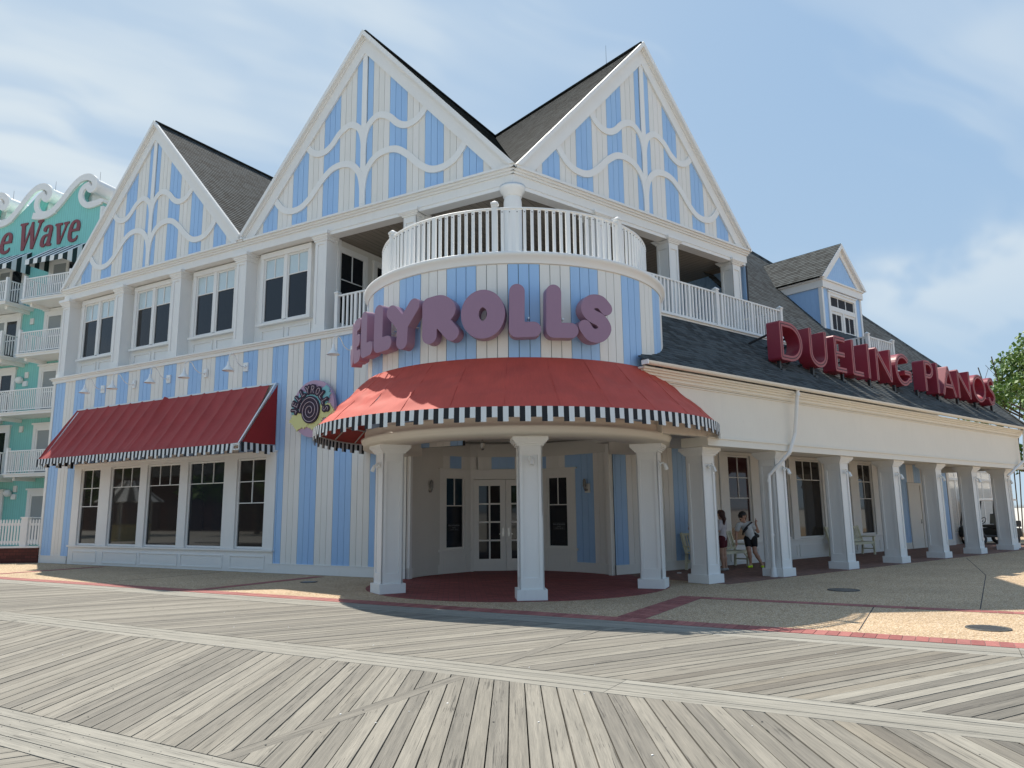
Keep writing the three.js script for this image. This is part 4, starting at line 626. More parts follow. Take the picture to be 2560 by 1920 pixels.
// ================================================================== channel letter sign along the arcade roof
{
  const sign = thing('channel_letter_sign', 'deep crimson channel letters spelling DUELING PIANOS on the arcade roof', 'sign', KP, TR);
  const H = 1.08, y0 = 5.54, r = 0.075, zf = 2.75, zb = 2.37;
  const path = (ch, w) => { const a = r, b = w - r, t = H - r, m = H / 2, c = w / 2;
    return { D: [[[a, r], [a, t], [w * 0.42, t], ...arcPts(w * 0.42, m, b - w * 0.42, m - r, 90, -90, 20), [a, r]]], U: [[[a, H], [a, H * 0.38], ...arcPts(c, H * 0.38, c - r, H * 0.38 - r, 180, 360, 18), [b, H]]], E: [[[w, t], [a, t], [a, r], [w, r]], [[a, m], [w * 0.92, m]]], L: [[[a, H], [a, r], [w, r]]], I: [[[c, 0], [c, H]]],
      N: [[[a, 0], [a, t - 0.02], [b, r + 0.02], [b, H]]], G: [[...arcPts(c, m, c - r, m - r, 42, 360, 30).filter((p, i) => i < 27), [b, r + 0.16], [b, m - 0.08], [w * 0.58, m - 0.08]]], P: [[[a, 0], [a, t], [w * 0.45, t], ...arcPts(w * 0.45, H * 0.71, b - w * 0.45, H * 0.29 - r, 90, -90, 14), [a, H * 0.42 + r]]], A: [[[a - 0.04, 0], [c, t], [b + 0.04, 0]], [[w * 0.22, H * 0.33], [w * 0.78, H * 0.33]]],
      O: [arcPts(c, m, c - r, m - r, 0, 360, 36)], S: [smooth2([[w - 0.05, H * 0.79], [w * 0.72, t], [w * 0.35, t - 0.02], [a, H * 0.76], [w * 0.3, H * 0.58], [w * 0.72, H * 0.44], [b, H * 0.26], [w * 0.62, r], [w * 0.3, r], [0.03, H * 0.22]], 40)] }[ch]; };
  for (const [ch, t0, t1] of [['D', 6.94, 8.07], ['U', 8.44, 9.42], ['E', 9.83, 10.48], ['L', 10.87, 11.53], ['I', 11.83, 12.0], ['N', 12.4, 13.47], ['G', 13.74, 14.91], ['P', 15.95, 16.68], ['I', 16.93, 17.1], ['A', 17.4, 18.54], ['N', 18.77, 19.96], ['O', 20.2, 21.48], ['S', 21.73, 22.4]]) {
    const w = t1 - t0, st = path(ch, w), box = [-0.2, w + 0.2, -0.2, H + 0.2], place = (gs) => gs.map((g) => g.translate(t0, y0, 0));
    const m = obj(sign, 'letter', place(solid(strokesFlat(st, r), box, 0.016, zb, zf)), M.crimson); m.userData.label = 'crimson letter ' + ch;
    obj(m, 'face', place(solid(strokesFlat(st, r - 0.006), box, 0.016, zf, zf + 0.012)), M.pinkFace);
    obj(m, 'neon_groove', place(solid(strokesFlat(st, 0.013), box, 0.009, zf + 0.012, zf + 0.015)), M.darkGroove);
    for (const tx of w > 0.4 ? [t0 + 0.12, t1 - 0.14] : [(t0 + t1) / 2]) obj(m, 'bracket', [bar([tx, y0 + 0.78, zb], [tx, y0 + 0.62, 1.72], 0.05), bar([tx, y0 + 0.1, zb + 0.05], [tx, y0 - 0.02, 2.15], 0.06)], M.black);
  }
  for (let t = 7.1; t < 22.4; t += 1.7) obj(sign, 'foot', [bx(t - 0.04, t + 0.04, 5.16, 5.545, 2.55, 2.63), bx(t - 0.08, t + 0.08, 5.17, 5.3, 2.5, 2.72)], M.black);
}
// ================================================================== round neon disc sign
{
  const P = inL(6.3, 0.12, 4.45), sign = thing('neon_disc_sign', 'round pastel sign with dark spiral and arched JELLYROLLS lettering', 'sign', P, TL);
  const R = 0.79, pink = std(lin(0.52, 0.34, 0.46), { roughness: 0.5, map: paintMap }), cyan = std(lin(0.22, 0.48, 0.52), { roughness: 0.5 }), yellow = std(lin(0.68, 0.64, 0.28), { roughness: 0.5 }), dark = std(lin(0.026, 0.005, 0.024), { roughness: 0.4 }), neon = std(lin(0.62, 0.48, 0.52), { roughness: 0.25 });
  obj(sign, 'disc', ext([...Array(64)].map((_, i) => [R * Math.cos(i / 64 * 6.2832), R * Math.sin(i / 64 * 6.2832)]), 0, 0.1, [], 0.01), pink);
  const blob = (cx, cy, rx, ry, sd, n = 44) => [...Array(n)].map((_, i) => { const a = i / n * 6.2832, k = 0.72 + 0.5 * vn(i * 0.45, sd, 20, 99, 7) + 0.16 * (i % 2); return [cx + rx * k * Math.cos(a), cy + ry * k * Math.sin(a)]; });
  obj(sign, 'cyan_splash', ext(blob(0, 0.2, 0.62, 0.34, 3), 0.1, 0.13), cyan); obj(sign, 'cyan_splash', ext(blob(0.42, 0.42, 0.2, 0.16, 9), 0.1, 0.128), cyan); obj(sign, 'cyan_splash', ext(blob(-0.66, 0.0, 0.14, 0.16, 14), 0.1, 0.126), cyan);
  obj(sign, 'yellow_splash', ext(blob(-0.42, -0.3, 0.42, 0.24, 5), 0.1, 0.135), yellow); obj(sign, 'yellow_splash', ext(blob(0.48, -0.1, 0.28, 0.2, 8), 0.1, 0.132), yellow); obj(sign, 'yellow_splash', ext(blob(0.0, -0.3, 0.4, 0.22, 11), 0.1, 0.123), yellow);
  const sp = []; for (let i = 0; i <= 130; i++) { const a = -i / 130 * 3.05 * 6.2832 + 3.14, rr_ = 0.03 + 0.36 * (1 - i / 130); sp.push([-0.06 + rr_ * Math.cos(a) * 0.95, -0.06 + rr_ * Math.sin(a)]); }
  const word = 'JELLYROLLS', LT = { J: [[[0.7, 1], [0.7, 0.25], [0.45, 0], [0.15, 0.2]]], E: [[[0.75, 1], [0.15, 1], [0.15, 0], [0.75, 0]], [[0.15, 0.5], [0.65, 0.5]]], L: [[[0.2, 1], [0.2, 0], [0.75, 0]]], Y: [[[0.1, 1], [0.5, 0.5], [0.9, 1]], [[0.5, 0.5], [0.5, 0]]], R: [[[0.15, 0], [0.15, 1], [0.6, 1], [0.75, 0.75], [0.6, 0.5], [0.15, 0.5]], [[0.45, 0.5], [0.8, 0]]], O: [arcPts(0.5, 0.5, 0.36, 0.5, 0, 360, 16)], S: [smooth2([[0.8, 0.85], [0.5, 1], [0.2, 0.8], [0.5, 0.52], [0.8, 0.22], [0.5, 0], [0.15, 0.15]], 16)] };
  const ls = []; [...word].forEach((c, i) => { const a = (178 - i * 19.6) * DEG, rad = 0.52; for (const s of LT[c]) ls.push(s.map(([x, y]) => { const u = (x - 0.5) * 0.15, v = rad + (y - 0.1) * 0.18; return [-0.06 + Math.cos(a) * v + Math.sin(a) * u, -0.06 + Math.sin(a) * v - Math.cos(a) * u]; })); });
  obj(sign, 'spiral', solid(strokes([sp], 0.054), [-0.62, 0.5, -0.62, 0.5], 0.012, 0.136, 0.165), dark); obj(sign, 'letter_backing', solid(strokes(ls, 0.055), [-0.95, 0.95, -0.6, 0.95], 0.012, 0.137, 0.163), dark);
  obj(sign, 'neon_spiral', tube(sp.map(([x, y]) => [x, y, 0.172]), 0.0085, 6, 260), neon);
  for (const s of ls) obj(sign, 'neon_letter_stroke', s.slice(1).map((q, i) => { const a = new THREE.Vector3(...s[i], 0.17), b = new THREE.Vector3(...q, 0.17), c = new THREE.CylinderGeometry(0.008, 0.008, a.distanceTo(b) + 0.006, 6); c.applyQuaternion(new THREE.Quaternion().setFromUnitVectors(new THREE.Vector3(0, 1, 0), b.clone().sub(a).normalize())); c.translate(...a.add(b).multiplyScalar(0.5).toArray()); return c; }), neon);
}
// ================================================================== awnings
function gridGeo(nu, nv, f) { const p = [], u = [], ix = []; for (let j = 0; j <= nv; j++) for (let i = 0; i <= nu; i++) { const q = f(i / nu, j / nv); p.push(q[0], q[1], q[2]); u.push(q[3], q[4]); } for (let j = 0; j < nv; j++) for (let i = 0; i < nu; i++) { const a = j * (nu + 1) + i; ix.push(a, a + nu + 1, a + 1, a + 1, a + nu + 1, a + nu + 2); } const g = new THREE.BufferGeometry(); g.setAttribute('position', new THREE.Float32BufferAttribute(p, 3)); g.setAttribute('uv', new THREE.Float32BufferAttribute(u, 2)); g.setIndex(ix); g.computeVertexNormals(); return g; }
function valanceGeo(n, f, y1, hShort, hLong) {               // f(i, y) -> position; stripes black black-short etc.
  const P = [], Cc = [], q4 = (a, b, c, d, col) => { for (const v of [a, b, c, a, c, d]) { P.push(...v); Cc.push(...col); } };
  for (let i = 0; i < n; i++) { const long = i % 4 < 2, col = i % 2 ? [0.70, 0.71, 0.70] : [0.012, 0.013, 0.016], y0 = y1 - (long ? hLong : hShort), ym = (y0 + y1) / 2, k = rr(-0.006, 0.006); q4(f(i, y1), f(i, ym), f(i + 1, ym), f(i + 1, y1), col); q4(f(i, ym), f(i, y0, k), f(i + 1, y0, k), f(i + 1, ym), col); }
  const g = new THREE.BufferGeometry(); g.setAttribute('position', new THREE.Float32BufferAttribute(P, 3)); g.setAttribute('uv', new THREE.Float32BufferAttribute(new Float32Array(P.length / 3 * 2), 2)); g.setAttribute('color', new THREE.Float32BufferAttribute(Cc, 3)); g.computeVertexNormals(); return g;
}
{
  const aw = thing('round_awning', 'red fabric awning with striped valance curving round the drum entrance', 'awning', KP);
  const A0 = -119.5, A1 = 81, R0 = 3.45, R1 = 4.56, Y0 = 4.48, Y1 = 3.38, seam = 12.3;
  const pos = (a, v, off = 0) => { const ph = fract((a - 21.8) / seam), sag = Math.sin(ph * Math.PI) ** 0.8 * Math.sin(v * Math.PI) * 0.035, wr = Math.min(ph, 1 - ph);
    const w = (fbm(a * 0.11 + 30, v * 7 + 3 + Math.sin(a * 0.2) * 0.4, 99, 99, 71, 3) - 0.5) * 0.075 * Math.sin(v * Math.PI) + (fbm(a * 0.35 + 30, v * 11 + a * 0.08, 99, 99, 73, 2) - 0.5) * 0.03 * Math.sin(v * Math.PI), r = lerp(R0, R1, v) - sag * 0.7 + w * 0.7 + off * 0.7, y = lerp(Y0, Y1, v) - sag * 0.7 + w * 0.7 + off * 0.7; return [Math.sin(a * DEG) * r, y, Math.cos(a * DEG) * r]; };
  obj(aw, 'canopy', gridGeo(330, 18, (u, v) => { const a = lerp(A0, A1, u), p = pos(a, v); return [...p, a * DEG * 4, v * 1.56]; }), M.red);
  const n = Math.round((A1 - A0) / 1.2); obj(aw, 'valance', valanceGeo(n, (i, y, k = 0) => { const a = A0 + (A1 - A0) * i / n, r = R1 + 0.006 + (Y1 + 0.01 - y) * 0.12 * (fbm(i * 0.21 + 5, y * 2, 999, 99, 4, 2) - 0.2) + k; return [Math.sin(a * DEG) * r, y, Math.cos(a * DEG) * r]; }, Y1 + 0.012, 0.19, 0.265), M.valance);
  for (let a = 21.8 - seam * 11; a < A1; a += seam) { if (a < A0) continue; obj(aw, 'seam_tape', tube([0.02, 0.2, 0.4, 0.6, 0.8, 0.98].map((v) => pos(a, v, 0.0)), 0.005, 5, 14), M.red); obj(aw, 'rib', tube([0.03, 0.5, 0.97].map((v) => pos(a, v, -0.045)), 0.016, 6, 8), M.soffit); }
  for (const v of [0.35, 0.7, 0.985]) obj(aw, 'hoop', tube([...Array(60)].map((_, i) => pos(lerp(A0 + 1, A1 - 1, i / 59), v, -0.06)), 0.016, 6, 160), M.soffit);
}
{
  const aw = thing('window_awning', 'long sloping dark red awning with striped valance over the five windows', 'awning', KP, TL);
  const xa = -18.0, xb = -7.95, top = [0.06, 5.34], bot = [1.26, 3.52];
  const pos = (x, v, off = 0) => { const ph = fract((x + 18) / 0.628), sag = Math.sqrt(ph) * (1 - ph) * 2.6 * Math.sin(clamp(0.12 + v * 0.8) * Math.PI) * 0.085, fold = 0.075 * Math.exp(-(((x + 13.0 + v * 0.25) / 0.09) ** 2)) * (1 - v * 0.8), w = (fbm(x * 2.4 + 60 + v * 2.2, v * 2.2 + 5, 999, 99, 77, 3) - 0.5) * 0.06 * (0.2 + v) + (fbm((x + v * 0.5) * 6 + 99, v * 1.4, 999, 99, 78, 2) - 0.5) * 0.022 * v; const o = -sag + fold + w + off; return [x, lerp(top[1], bot[1], v) + o * 0.55, lerp(top[0], bot[0], v) + o * 0.83]; };
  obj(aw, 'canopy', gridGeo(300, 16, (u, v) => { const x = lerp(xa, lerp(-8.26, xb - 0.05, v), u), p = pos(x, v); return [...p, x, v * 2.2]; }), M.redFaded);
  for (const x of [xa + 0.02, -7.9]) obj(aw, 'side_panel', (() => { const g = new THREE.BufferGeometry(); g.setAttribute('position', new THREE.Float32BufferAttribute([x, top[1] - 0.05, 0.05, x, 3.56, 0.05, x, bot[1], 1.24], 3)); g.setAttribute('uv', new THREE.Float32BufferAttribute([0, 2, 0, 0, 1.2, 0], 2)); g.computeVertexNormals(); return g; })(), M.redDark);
  const n = 106; obj(aw, 'valance', valanceGeo(n, (i, y, k = 0) => { const x = lerp(xa, -8.2, i / n); return [x + (y - 3.52) * 0.12 * (h2(i >> 2, 4) - 0.5), y, 1.265 + (3.52 - y) * 0.2 * (fbm(i * 0.23 + 7, 1, 999, 9, 6, 2) - 0.3) + k]; }, 3.525, 0.19, 0.26), M.valance);
  obj(aw, 'valance', valanceGeo(12, (i, y, k = 0) => [-7.9 + (3.55 - y) * 0.06 + k, y + 0.03 * (1 - i / 12), 1.24 - i * 0.1], 3.53, 0.2, 0.27), M.valance);
  obj(aw, 'valance', valanceGeo(12, (i, y, k = 0) => [xa + 0.02 + k, y, 0.04 + i * 0.1], 3.53, 0.2, 0.27), M.valance);
  for (const [x, e] of [[-7.96, 0], [-13.0, 0.12], [-17.9, 0.1]]) obj(aw, 'arm', [bar([x, top[1] - e, top[0]], [x, bot[1] - e * 0.3, bot[0] - e], 0.05)], M.alu); obj(aw, 'front_bar', bar([xa, bot[1] - 0.03, bot[0] - 0.03], [-7.95, bot[1] - 0.03, bot[0] - 0.03], 0.05), M.alu); obj(aw, 'head_rail', bx(xa, -7.93, 5.31, 5.355, 0.0, 0.06), M.alu);
  obj(aw, 'corner_bracket', frameBars(-8.2, -7.93, 3.34, 3.53, 1.24, 0.035, 0.03), M.alu);
}
// ================================================================== small lamps
{
  const mk = () => { const t = thing('gooseneck_lamp', '', 'lamp', [0, 0, 0], 0, 'gooseneck lamps in a row above the window awning');
    obj(t, 'base', [bx(-0.09, 0.09, -0.13, 0.13, 0, 0.05), cyl(0.055, 0.045, 0.04, 0, 0, 0, 14).rotateX(Math.PI / 2).translate(0, 0, 0.05)], M.lampWhite); obj(t, 'arm', tube([[0, 0, 0.05], [0, -0.01, 0.22], [0, 0.08, 0.36], [0, 0.26, 0.48], [0, 0.3, 0.6], [0, 0.22, 0.69], [0, 0.05, 0.7]], 0.013, 8, 40), M.lampWhite);
    obj(t, 'shade', lathe([[0.0, 0.06], [0.035, 0.05], [0.042, -0.04], [0.06, -0.09], [0.11, -0.15], [0.17, -0.22], [0.172, -0.228], [0.16, -0.222], [0.05, -0.1], [0, -0.09]], 24).translate(0, 0, 0.7), M.lampWhite); obj(t, 'bulb', new THREE.SphereGeometry(0.035, 12, 8).translate(0, -0.15, 0.7), std(lin(0.7, 0.7, 0.66), { roughness: 0.3 })); return t; };
  const first = mk(), spots = [[16.6, 0.1], [14.82, -0.22], [12.98, 0.05], [11.15, -0.2], [9.32, 0.08], [5.06, -0.12]];
  spots.forEach(([s, tw], i) => { const o = i ? dup(first) : first; o.position.copy(inL(s, 0.002, 5.97)); o.rotation.y = TL + tw; o.userData.label = i === 5 ? 'white gooseneck wall lamp beside the purple letter J' : 'white gooseneck wall lamp above the long red window awning'; if (i === 5) delete o.userData.group; });
  const sp = thing('column_spotlight', 'small white adjustable spotlight high on a square arcade column', 'spotlight', [0, 0, 0], 0, 'spotlights on the columns');
  obj(sp, 'base', cyl(0.05, 0.045, 0.03, 0, 0, 0, 14).rotateX(Math.PI / 2), M.lampWhite); obj(sp, 'knuckle', tube([[0, 0, 0.02], [0, 0.03, 0.06], [0.01, 0.0, 0.09]], 0.016, 8, 10), M.lampWhite); obj(sp, 'head', lathe([[0, 0.03], [0.03, 0.025], [0.036, -0.02], [0.042, -0.11], [0.036, -0.11], [0.03, -0.04], [0, -0.04]], 14).rotateX(-0.35).translate(0.015, -0.02, 0.11), M.lampWhite);
  const at = [[inR(3.17, 3.0, 2.56), TR], [inR(5.9, 3.22, 2.56), TR], [inR(8.93, 3.22, 2.56), TR], [inR(12.06, 3.22, 2.56), TR], [inR(15.16, 3.19, 2.56), TR], [inR(18.25, 3.15, 2.56), TR], [inR(21.5, 3.11, 2.56), TR]];
  at.forEach(([p, a], i) => { const o = i ? dup(sp) : sp; o.position.copy(p); o.rotation.y = a + rr(-0.1, 0.1); });
  for (const [a, r, lb] of [[-65, 3.31, 'small white spotlight on the column left of the entrance'], [0, 3.155, 'small white spotlight on the column in front of the doors'], [65, 3.29, 'small white spotlight on the column right of the entrance']]) { const o = dup(sp, lb); delete o.userData.group; const g = T0 + a * DEG; o.position.set(KX + Math.sin(g) * r, 2.58, KZ + Math.cos(g) * r); o.rotation.y = g; }
  // caged wall lanterns and the ceiling lamp
  const cage = (t, y) => { obj(t, 'glass_jar', lathe([[0, 0.0], [0.035, 0.0], [0.042, 0.03], [0.042, 0.12], [0.03, 0.16], [0, 0.172]], 16).translate(0, y, 0.13), glassMat(0.25, 0.24, 0.22, 0.15)); obj(t, 'cage', [...[0, 0.06, 0.12].map((q) => new THREE.TorusGeometry(0.048, 0.005, 6, 18).rotateX(Math.PI / 2).translate(0, y + q, 0.13)), ...[0, 1, 2, 3].map((k) => tube([[0.05 * Math.cos(k * 1.571), y - 0.01, 0.13 + 0.05 * Math.sin(k * 1.571)], [0.05 * Math.cos(k * 1.571), y + 0.12, 0.13 + 0.05 * Math.sin(k * 1.571)], [0, y + 0.185, 0.13]], 0.005, 5, 10))], M.metalGrey); };
  for (const k of [-1, 1]) { const a = T0 + Math.PI - k * 53 * DEG, c = new THREE.Vector3(KX - Math.sin(T0) * 1.05, 0, KZ - Math.cos(T0) * 1.05), r = 2.66; const t = thing('caged_wall_lantern', k < 0 ? 'grey caged jar lantern on a white plate left of the entrance doors' : 'grey caged jar lantern on a white plate right of the entrance doors', 'lantern', [c.x + Math.sin(a) * r, 2.2, c.z + Math.cos(a) * r], a + Math.PI);
    obj(t, 'back_plate', bx(-0.09, 0.09, -0.12, 0.12, 0, 0.025), M.cream); obj(t, 'arm', [tube([[0, -0.04, 0.02], [0, -0.05, 0.09], [0, 0.0, 0.13], [0, 0.05, 0.13]], 0.03, 10, 14), cyl(0.05, 0.045, 0.03, 0, 0.04, 0.13, 14)], M.metalGrey); cage(t, 0.07); }
  const cl = thing('ceiling_lamp', 'small dark caged lamp hanging under the round entrance ceiling', 'lamp', [-0.72, 3.5, -17.6]); obj(cl, 'stem', cyl(0.02, 0.02, 0.3, 0, -0.3, 0, 10), M.metalGrey); obj(cl, 'jar', lathe([[0, -0.46], [0.04, -0.45], [0.055, -0.38], [0.055, -0.3], [0.07, -0.28], [0, -0.27]], 14), M.metalGrey);
}
// ================================================================== benches
{
  const mk = (L) => { const t = thing('slatted_bench', '', 'bench', [0, 0, 0], 0), h = L / 2;
    for (const x of [-h, h - 0.06]) { obj(t, 'front_leg', bx(x, x + 0.06, 0, 0.6, 0.46, 0.52), M.benchPaint); obj(t, 'rear_leg', [bar([x + 0.03, 0, 0.06], [x + 0.03, 0.42, 0.1], 0.06), bar([x + 0.03, 0.4, 0.1], [x + 0.03, 0.98, -0.06], 0.06)], M.benchPaint); obj(t, 'armrest', bx(x - 0.01, x + 0.07, 0.6, 0.635, 0.0, 0.55), M.benchPaint); obj(t, 'stretcher', bx(x + 0.015, x + 0.045, 0.18, 0.22, 0.07, 0.46), M.benchPaint); obj(t, 'brace', bar([x + (x < 0 ? 0.06 : 0), 0.28, 0.49], [x + (x < 0 ? 0.2 : -0.14), 0.4, 0.49], 0.045, 0.035), M.benchPaint); }
    obj(t, 'apron', bx(-h + 0.06, h - 0.06, 0.37, 0.425, 0.48, 0.505), M.benchPaint); for (let k = 0; k < 5; k++) obj(t, 'seat_slat', bx(-h + 0.02, h - 0.02, 0.426, 0.448, 0.09 + k * 0.088, 0.165 + k * 0.088), M.benchPaint);
    for (const [y, z] of [[0.5, 0.075], [0.94, -0.045]]) obj(t, 'back_rail', bx(-h + 0.06, h - 0.06, y - 0.03, y + 0.03, z - 0.018, z + 0.018), M.benchPaint);
    const n = Math.round((L - 0.2) / 0.098); for (let k = 0; k <= n; k++) { const x = -h + 0.1 + (L - 0.2) * k / n; obj(t, 'back_slat', bar([x, 0.51, 0.072], [x, 0.93, -0.042], 0.045, 0.014), M.benchPaint); } return t; };
  const a = mk(2.3); a.position.copy(inR(6.85, 0.16)); a.rotation.y = TR; a.userData.label = 'pale cream slatted bench beside the standing people in the arcade';
  const b = dup(a, 'pale cream slatted bench with nobody near under the arcade windows'); b.position.copy(inR(14.45, 0.18));
  const bag = thing('black_bag', 'small black bag lying on the bench seat', 'bag', inR(7.1, 0.42, 0.45), TR); const g = new THREE.SphereGeometry(0.14, 14, 10); g.scale(1.25, 0.6, 0.8); g.translate(0, 0.075, 0); obj(bag, 'body', g, M.black); obj(bag, 'strap', tube([[-0.12, 0.1, 0], [-0.05, 0.2, 0.02], [0.06, 0.19, 0], [0.12, 0.1, 0]], 0.01, 6, 16), M.black);
}
// small paper scrap on the arcade floor
{ const t = obj(scene, 'paper_scrap', ext([[-0.06, -0.03], [0.05, -0.04], [0.06, 0.03], [-0.04, 0.035]], 0, 0.012).rotateX(-Math.PI / 2), M.white2); t.position.copy(inR(4.75, 0.75, 0.002)); tag(t, 'crumpled white paper scrap on the arcade floor', 'litter'); }

// opening-hours lettering on the inside of the two entrance windows
for (const k of [-1, 1]) {
  const cv = document.createElement('canvas'); cv.width = 512; cv.height = 256; const x = cv.getContext('2d'); x.fillStyle = '#05070a'; x.fillRect(0, 0, 512, 256); x.fillStyle = '#8f9496'; x.textAlign = 'center'; x.font = 'bold 52px serif'; x.fillText('Hours of Operation', 256, 80); x.font = '44px serif'; x.fillText('Nightly', 256, 150); x.font = '40px serif'; x.fillText('7:00 PM - 2:00 AM', 256, 214);
  const tx = new THREE.CanvasTexture(cv); tx.colorSpace = THREE.SRGBColorSpace;
  const zA = k > 0 ? 0.24 : 0.2576, p0 = new THREE.Vector3(k * 1.42, 0, -3.39), turn = -k * 0.7254, n = new THREE.Vector3(Math.sin(turn), 0, Math.cos(turn)), P = p0.addScaledVector(n, 0.0).applyAxisAngle(new THREE.Vector3(0, 1, 0), T0);
  const g = new THREE.BoxGeometry(0.4, 0.2, 0.004), m = obj(scene, 'opening_hours_notice', g, std(lin(1, 1, 1), { map: tx, roughness: 0.4 }), T0 + turn); m.position.set(KX + P.x, 1.2, KZ + P.z).addScaledVector(new THREE.Vector3(Math.sin(T0 + turn), 0, Math.cos(T0 + turn)), -0.022);
  tag(m, k < 0 ? 'opening hours notice in the window left of the entrance doors' : 'opening hours notice in the window right of the entrance doors', 'notice');
}
// ================================================================== people
function nets(sdf, lo, hi, h) {                              // surface nets
  const n = [0, 1, 2].map((k) => Math.ceil((hi[k] - lo[k]) / h) + 1), N = (i, j, k) => (k * n[1] + j) * n[0] + i, v = new Float32Array(n[0] * n[1] * n[2]);
  for (let k = 0; k < n[2]; k++) for (let j = 0; j < n[1]; j++) for (let i = 0; i < n[0]; i++) v[N(i, j, k)] = sdf(lo[0] + i * h, lo[1] + j * h, lo[2] + k * h);
  const id = new Int32Array(v.length).fill(-1), P = [], ix = [];
  for (let k = 0; k < n[2] - 1; k++) for (let j = 0; j < n[1] - 1; j++) for (let i = 0; i < n[0] - 1; i++) {
    let c = 0, x = 0, y = 0, z = 0; const e = (a, b, ax, ay, az, bx_, by, bz) => { if ((a < 0) !== (b < 0)) { const t = a / (a - b); x += ax + (bx_ - ax) * t; y += ay + (by - ay) * t; z += az + (bz - az) * t; c++; } };
    const q = (a, b, d) => v[N(i + a, j + b, k + d)];
    for (let a = 0; a < 2; a++) for (let b = 0; b < 2; b++) { e(q(0, a, b), q(1, a, b), 0, a, b, 1, a, b); e(q(a, 0, b), q(a, 1, b), a, 0, b, a, 1, b); e(q(a, b, 0), q(a, b, 1), a, b, 0, a, b, 1); }
    if (c) { id[N(i, j, k)] = P.length / 3; P.push(lo[0] + (i + x / c) * h, lo[1] + (j + y / c) * h, lo[2] + (k + z / c) * h); }
  }
  const quad = (a, b, c, d, f) => { if (a < 0 || b < 0 || c < 0 || d < 0) return; if (f) ix.push(a, b, c, a, c, d); else ix.push(a, c, b, a, d, c); };
  for (let k = 1; k < n[2] - 1; k++) for (let j = 1; j < n[1] - 1; j++) for (let i = 1; i < n[0] - 1; i++) {
    const a = v[N(i, j, k)];
    if ((a < 0) !== (v[N(i + 1, j, k)] < 0)) quad(id[N(i, j - 1, k - 1)], id[N(i, j, k - 1)], id[N(i, j, k)], id[N(i, j - 1, k)], a < 0);
    if ((a < 0) !== (v[N(i, j + 1, k)] < 0)) quad(id[N(i - 1, j, k - 1)], id[N(i - 1, j, k)], id[N(i, j, k)], id[N(i, j, k - 1)], a < 0);
    if ((a < 0) !== (v[N(i, j, k + 1)] < 0)) quad(id[N(i - 1, j - 1, k)], id[N(i, j - 1, k)], id[N(i, j, k)], id[N(i - 1, j, k)], a < 0);
  }
  const g = new THREE.BufferGeometry(); g.setAttribute('position', new THREE.Float32BufferAttribute(P, 3)); g.setIndex(ix); g.computeVertexNormals(); return uvm(g, 0, 0);
}
const capsule = (x, y, z, b) => { const [A, Bb, ra, rb, fl = 1] = b, dx = Bb[0] - A[0], dy = Bb[1] - A[1], dz = (Bb[2] - A[2]), px = x - A[0], py = y - A[1], pz = z - A[2], t = clamp((px * dx + py * dy + pz * dz) / (dx * dx + dy * dy + dz * dz || 1)); return Math.hypot(px - dx * t, py - dy * t, (pz - dz * t) * fl) - lerp(ra, rb, t); };
const smin = (a, b, k) => { const h = clamp(0.5 + 0.5 * (b - a) / k); return lerp(b, a, h) - k * h * (1 - h); };
const bones = (list, k = 0.03) => (x, y, z) => { let d = 9; for (const b of list) d = smin(d, capsule(x, y, z, b), k); return d; };
function boxOf(list, m = 0.05) { const lo = [9, 9, 9], hi = [-9, -9, -9]; for (const [a, b, ra, rb] of list) for (const [p, r] of [[a, ra], [b, rb]]) for (let k = 0; k < 3; k++) { lo[k] = Math.min(lo[k], p[k] - r - m); hi[k] = Math.max(hi[k], p[k] + r + m); } return [lo, hi]; }
const blobMesh = (list, h, k) => nets(bones(list, k), ...boxOf(list), h);
const mix = (a, b, t) => [lerp(a[0], b[0], t), lerp(a[1], b[1], t), lerp(a[2], b[2], t)];
function handBones(w, dir, side, pose) {                     // w wrist, dir unit vector to the fingers, side unit vector to the thumb; pose: curl per finger
  const nrm = [dir[1] * side[2] - dir[2] * side[1], dir[2] * side[0] - dir[0] * side[2], dir[0] * side[1] - dir[1] * side[0]], at = (f, s, n = 0) => [0, 1, 2].map((k) => w[k] + dir[k] * f + side[k] * s + nrm[k] * n), out = [[at(0.0, 0), at(0.075, 0.0), 0.024, 0.026, 1], [at(0.03, 0.014), at(0.08, 0.022), 0.018, 0.013], [at(0.03, -0.014), at(0.075, -0.024), 0.018, 0.012]];
  [[0.026, 0.07, 0], [0.009, 0.078, 1], [-0.009, 0.072, 2], [-0.026, 0.056, 3]].forEach(([s, l, i]) => { const c = pose[i], sp = pose[5] ? s * 1.9 : s * 1.15, k = at(0.082, s), m = c > 0.6 ? at(0.095, s, 0.03) : at(0.082 + l * 0.55, sp, c * 0.02), e = c > 0.6 ? at(0.055, s, 0.04) : at(0.082 + l, sp * 1.15, c * 0.05); out.push([k, m, 0.0095, 0.009], [m, e, 0.009, 0.0075]); });
  out.push([at(0.02, 0.022), at(0.055, pose[4] > 0.6 ? 0.03 : 0.05, 0.012), 0.012, 0.01], [at(0.055, pose[4] > 0.6 ? 0.03 : 0.05, 0.012), at(0.08, pose[4] > 0.6 ? 0.008 : 0.062, 0.022), 0.01, 0.008]); return out;
}
const nrmz = (a, b) => { const d = [b[0] - a[0], b[1] - a[1], b[2] - a[2]], l = Math.hypot(...d); return d.map((x) => x / l); };
